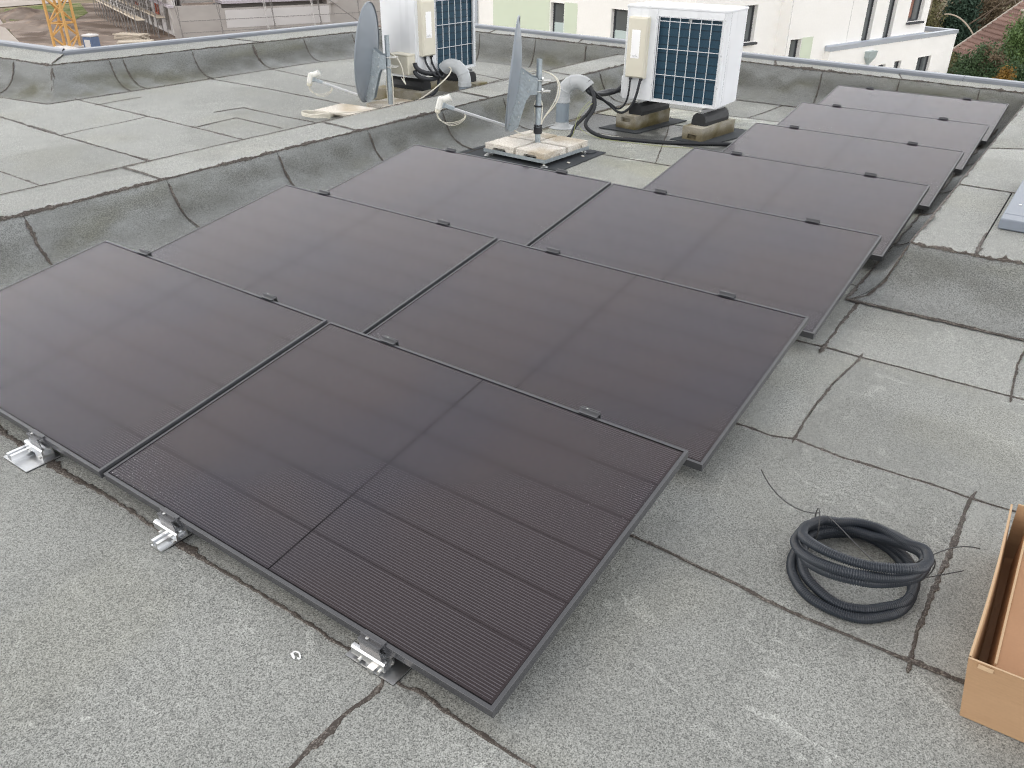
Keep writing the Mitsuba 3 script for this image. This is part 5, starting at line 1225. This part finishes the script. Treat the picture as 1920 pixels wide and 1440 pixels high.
# ------------------------------------------------------------------ tiled house
th_ = thing('tiled_house', 'old house with a red tiled roof behind the bushes at the upper right', 'house')
A, Cc = np.array(K['houseA']), np.array(K['houseC'])
de = (Cc - A) / np.linalg.norm(Cc - A); up2 = np.array([-de[1], de[0], 0]); 
if up2[0] < 0: up2 = -up2
pitch = math.radians(40)
sl = up2 * math.cos(pitch) + np.array([0, 0, math.sin(pitch)]); nr = np.cross(de, sl); nr *= np.sign(nr[2])
Lr, Ls_ = 9.0, 8.2
rows = int(Ls_ / .34); cols = int(Lr / .06)
u = np.linspace(0, Lr, cols); S_ = []
for r_ in range(rows):
    for e, hgt in ((0.0, .11), (.98, .015)):
        S_.append([A + de * x + sl * ((r_ + e) * .34) + nr * (hgt + .055 * math.cos(x * 2 * math.pi / .30)) for x in u])
part(th_, 'roof', two_sided(grid(np.array(S_)), nr), 'roof_tile', label='red brown interlocking tiles')
ridge0 = A + sl * Ls_; ridge1 = ridge0 + de * Lr
back = up2 * math.cos(pitch) - np.array([0, 0, math.sin(pitch)])
part(th_, 'roof_back', two_sided(grid(np.array([[ridge0, ridge1], [ridge0 + back * Ls_, ridge1 + back * Ls_]])), np.array([0, 0, 1])), 'roof_tile')
part(th_, 'verge_board', tube([A - de * .12 + nr * .05, A - de * .12 + nr * .05 + sl * Ls_ / 2, A - de * .12 + nr * .05 + sl * Ls_], .11, 6), 'verge_board')
part(th_, 'ridge', tube([ridge0 + nr * .05, (ridge0 + ridge1) / 2 + nr * .05, ridge1 + nr * .05], .14, 8), 'roof_tile')
wl = up2 * .45; D_ = up2 * (2 * Ls_ * math.cos(pitch) - .9)
zz = np.array([0, 0, 1.])
base = lambda p: np.array([p[0], p[1], ZG])
Wp = [A + wl + de * .3, A + wl + de * (Lr - .3)]
part(th_, 'wall', two_sided(grid(np.array([[base(Wp[0]), base(Wp[1])], [Wp[0] + zz * .3, Wp[1] + zz * .3]])), -up2), 'old_plaster')
gv = np.array([base(Wp[0]), base(Wp[0] + D_), Wp[0] + D_ + zz * .3, ridge0 + de * .3 - zz * .3, Wp[0] + zz * .3]); part(th_, 'gable', trimesh.Trimesh(gv, [[0, 1, 2], [0, 2, 4], [2, 3, 4]], process=False), 'old_plaster')
dm = A + de * 4.3 + sl * 2.35
part(th_, 'dormer', cat([obox(dm, de, up2, 0, 1.5, dm[2] - .2, dm[2] + 1.35, 0, 1.6)]), 'old_plaster')
part(th_, 'dormer_roof', tube([dm + zz * 1.40 - de * .1, dm + zz * 1.42 + de * .7, dm + zz * 1.40 + de * 1.6], .10, 6), 'verge_board')
part(th_, 'dormer_trim', tube([dm - de * .05 - zz * .3 - up2 * .05, dm - de * .05 + zz * .5 - up2 * .05, dm - de * .05 + zz * 1.4 - up2 * .05], .08, 6), 'roof_tile')

# ------------------------------------------------------------------ bushes and trees
def leaves(c, rad, n, size, seed, clump=26, droop=0.0):
    """leaf-sized faces gathered in clumps through the volume of a crown"""
    r_ = np.random.default_rng(seed)
    d = r_.normal(size=(clump, 3)); d /= np.linalg.norm(d, axis=1, keepdims=True)
    cc = d * (r_.random((clump, 1)) ** .45) * .82
    k = r_.integers(0, clump, n); cs = .16 + .20 * r_.random(clump)
    p = cc[k] + r_.normal(size=(n, 3)) * cs[k][:, None] * .62
    p = np.asarray(c) + p * np.asarray(rad)
    a = r_.normal(size=(n, 3)); a /= np.linalg.norm(a, axis=1, keepdims=True)
    b = np.cross(a, r_.normal(size=(n, 3))); b /= np.linalg.norm(b, axis=1, keepdims=True)
    a[:, 2] -= droop; s = size * (.6 + .8 * r_.random((n, 1)))
    V = np.stack([p - a * s, p + b * s * .45, p + a * s, p - b * s * .45], 1).reshape(-1, 3)
    f = np.arange(n)[:, None] * 4 + np.array([[0, 1, 2, 0, 2, 3]]); return trimesh.Trimesh(V, f.reshape(-1, 3), process=False)
def limbs(base_, h, r, n, seed, spread=.45, lo=.35):
    r_ = np.random.default_rng(seed); b = np.asarray(base_, float)
    lean = r_.normal(size=2) * .05 * h
    P = np.array([b + [lean[0] * t * t, lean[1] * t * t, h * t] for t in np.linspace(0, 1, 9)])
    ms = [tube(P, np.linspace(r, r * .3, 9), 8)]
    for i in range(n):
        t = lo + (1 - lo) * (i + .5) / n; q = b + [lean[0] * t * t, lean[1] * t * t, h * t]
        a = r_.random() * 6.28; L = h * spread * (1.1 - t) * (.7 + .6 * r_.random())
        v = np.array([math.cos(a), math.sin(a), .5 + .7 * r_.random()])
        Q = np.array([q + v * L * s + [0, 0, .12 * L * s * s] + r_.normal(size=3) * .03 * L for s in np.linspace(0, 1, 5)])
        ms.append(tube(Q, np.linspace(r * .42 * (1.1 - t) + .02, .012, 5), 5))
    return cat(ms)
def bush(nm, c, rad, n, size, mt, label, ct, seed, clump=30):
    k = thing(nm, label, ct)
    c = np.asarray(c, float); b = [c[0], c[1], ZG]
    part(k, 'trunk', limbs(b, max(.6, c[2] - ZG + rad[2] * .3), .10, 7, seed, .35, .2), 'bark')
    part(k, 'crown', leaves(c, rad, n, size, seed, clump), mt)
V_ = K['veg']
def at(px_, py_, dp):
    return None
bush('evergreen_bush', [-3.45, 50.4, -4.95], (1.75, 1.5, 1.55), 11000, .075, 'leaf_dark', 'dark evergreen bush in front of the tiled eave, nearest the white building', 'bush', 1, 44)
bush('evergreen_bush', [-1.75, 52.6, -3.85], (1.55, 1.4, 1.75), 11000, .085, 'leaf_bright', 'bright green large leaved bush at the right edge, covering the tiled roof', 'bush', 2, 36)
bush('evergreen_bush', [-1.5, 48.6, -5.25], (1.7, 1.2, 1.45), 9000, .08, 'leaf_dark', 'dark green bush right behind the orange conifer', 'bush', 3, 34)
bush('evergreen_bush', [-5.2, 54.5, -6.6], (1.5, 1.2, 1.7), 6000, .08, 'leaf_olive', 'olive bush beside the far corner of the white building', 'bush', 5, 26)
bush('conifer_shrub', [-1.95, 46.6, -5.15], (.45, .45, 1.25), 4200, .06, 'leaf_orange', 'small orange brown conifer among the dark bushes at the right', 'conifer', 6, 24)
bush('brown_bush', [-2.75, 50.0, -4.15], (.85, .8, .75), 3000, .07, 'leaf_brown', 'brownish bush between the dark bush and the bright green one', 'bush', 7, 20)
def tree(nm, b, h, r, crown_c, rad, n, size, mt, label, ct, seed, bark='bark', clump=40):
    k = thing(nm, label, ct)
    part(k, 'trunk', limbs([b[0], b[1], ZG], h, r, 16, seed, .38, .12), bark)
    part(k, 'crown', leaves([b[0] + crown_c[0], b[1] + crown_c[1], ZG + crown_c[2]], rad, n, size, seed + 1, clump), mt)
tree('conifer', (-10.3, 86), 13, .28, (0, 0, 4.6), (1.6, 1.6, 4.2), 9000, .14, 'needle_dark', 'dark green conifer in the wood right of the white building', 'tree', 11, clump=50)
tree('woodland_tree', (-12.8, 84), 14, .17, (0, 0, 4.0), (1.6, 1.6, 3.2), 3000, .11, 'leaf_olive', 'slender pale trunked tree beside the corner of the white building', 'tree', 12, 'bark_pale')
tree('woodland_tree', (-8.4, 88), 13, .16, (0, 0, 4.4), (2.2, 2.0, 3.4), 6500, .12, 'leaf_brown', 'brown tree in the wood above the left end of the tiled roof', 'tree', 13)
tree('woodland_tree', (-6.0, 94), 14, .2, (0, 0, 5.0), (2.6, 2.4, 3.6), 7500, .13, 'leaf_brown', 'brown tree in the wood above the middle of the tiled roof', 'tree', 14, 'bark_pale')
tree('woodland_tree', (-3.2, 88), 13, .2, (0, 0, 5.4), (2.4, 2.2, 3.8), 8000, .13, 'leaf_olive', 'yellow olive tree in the wood at the upper right corner', 'tree', 15)
tree('woodland_tree', (-14.6, 93), 14, .2, (0, 0, 4.5), (2.4, 2.2, 3.8), 6000, .12, 'leaf_brown', 'brown tree in the wood directly behind the white building', 'tree', 16)
r_ = np.random.default_rng(5); ms = []
for i in range(26):
    x, y = r_.uniform(-20, 6), r_.uniform(68, 105)
    ms.append(leaves([x, y, ZG + 1.2], (2.6, 2.4, 1.7 + r_.random()), 1100, .15, 100 + i, 12))
k_ = thing('undergrowth', 'tangled brown and olive undergrowth on the woodland floor', 'undergrowth', kind='stuff'); scene[k_] = ply(cat(ms), 'leaf_olive')
single('bare_branch', tube(spline([[-8.7, 68, -3.6], [-7.6, 67.6, -3.75], [-6.6, 67.2, -4.5], [-6.0, 67, -5.3]], .05), .05, 6), 'bark_pale', 'bare pale bough curving over the left end of the tiled roof', 'branch', smooth=True)
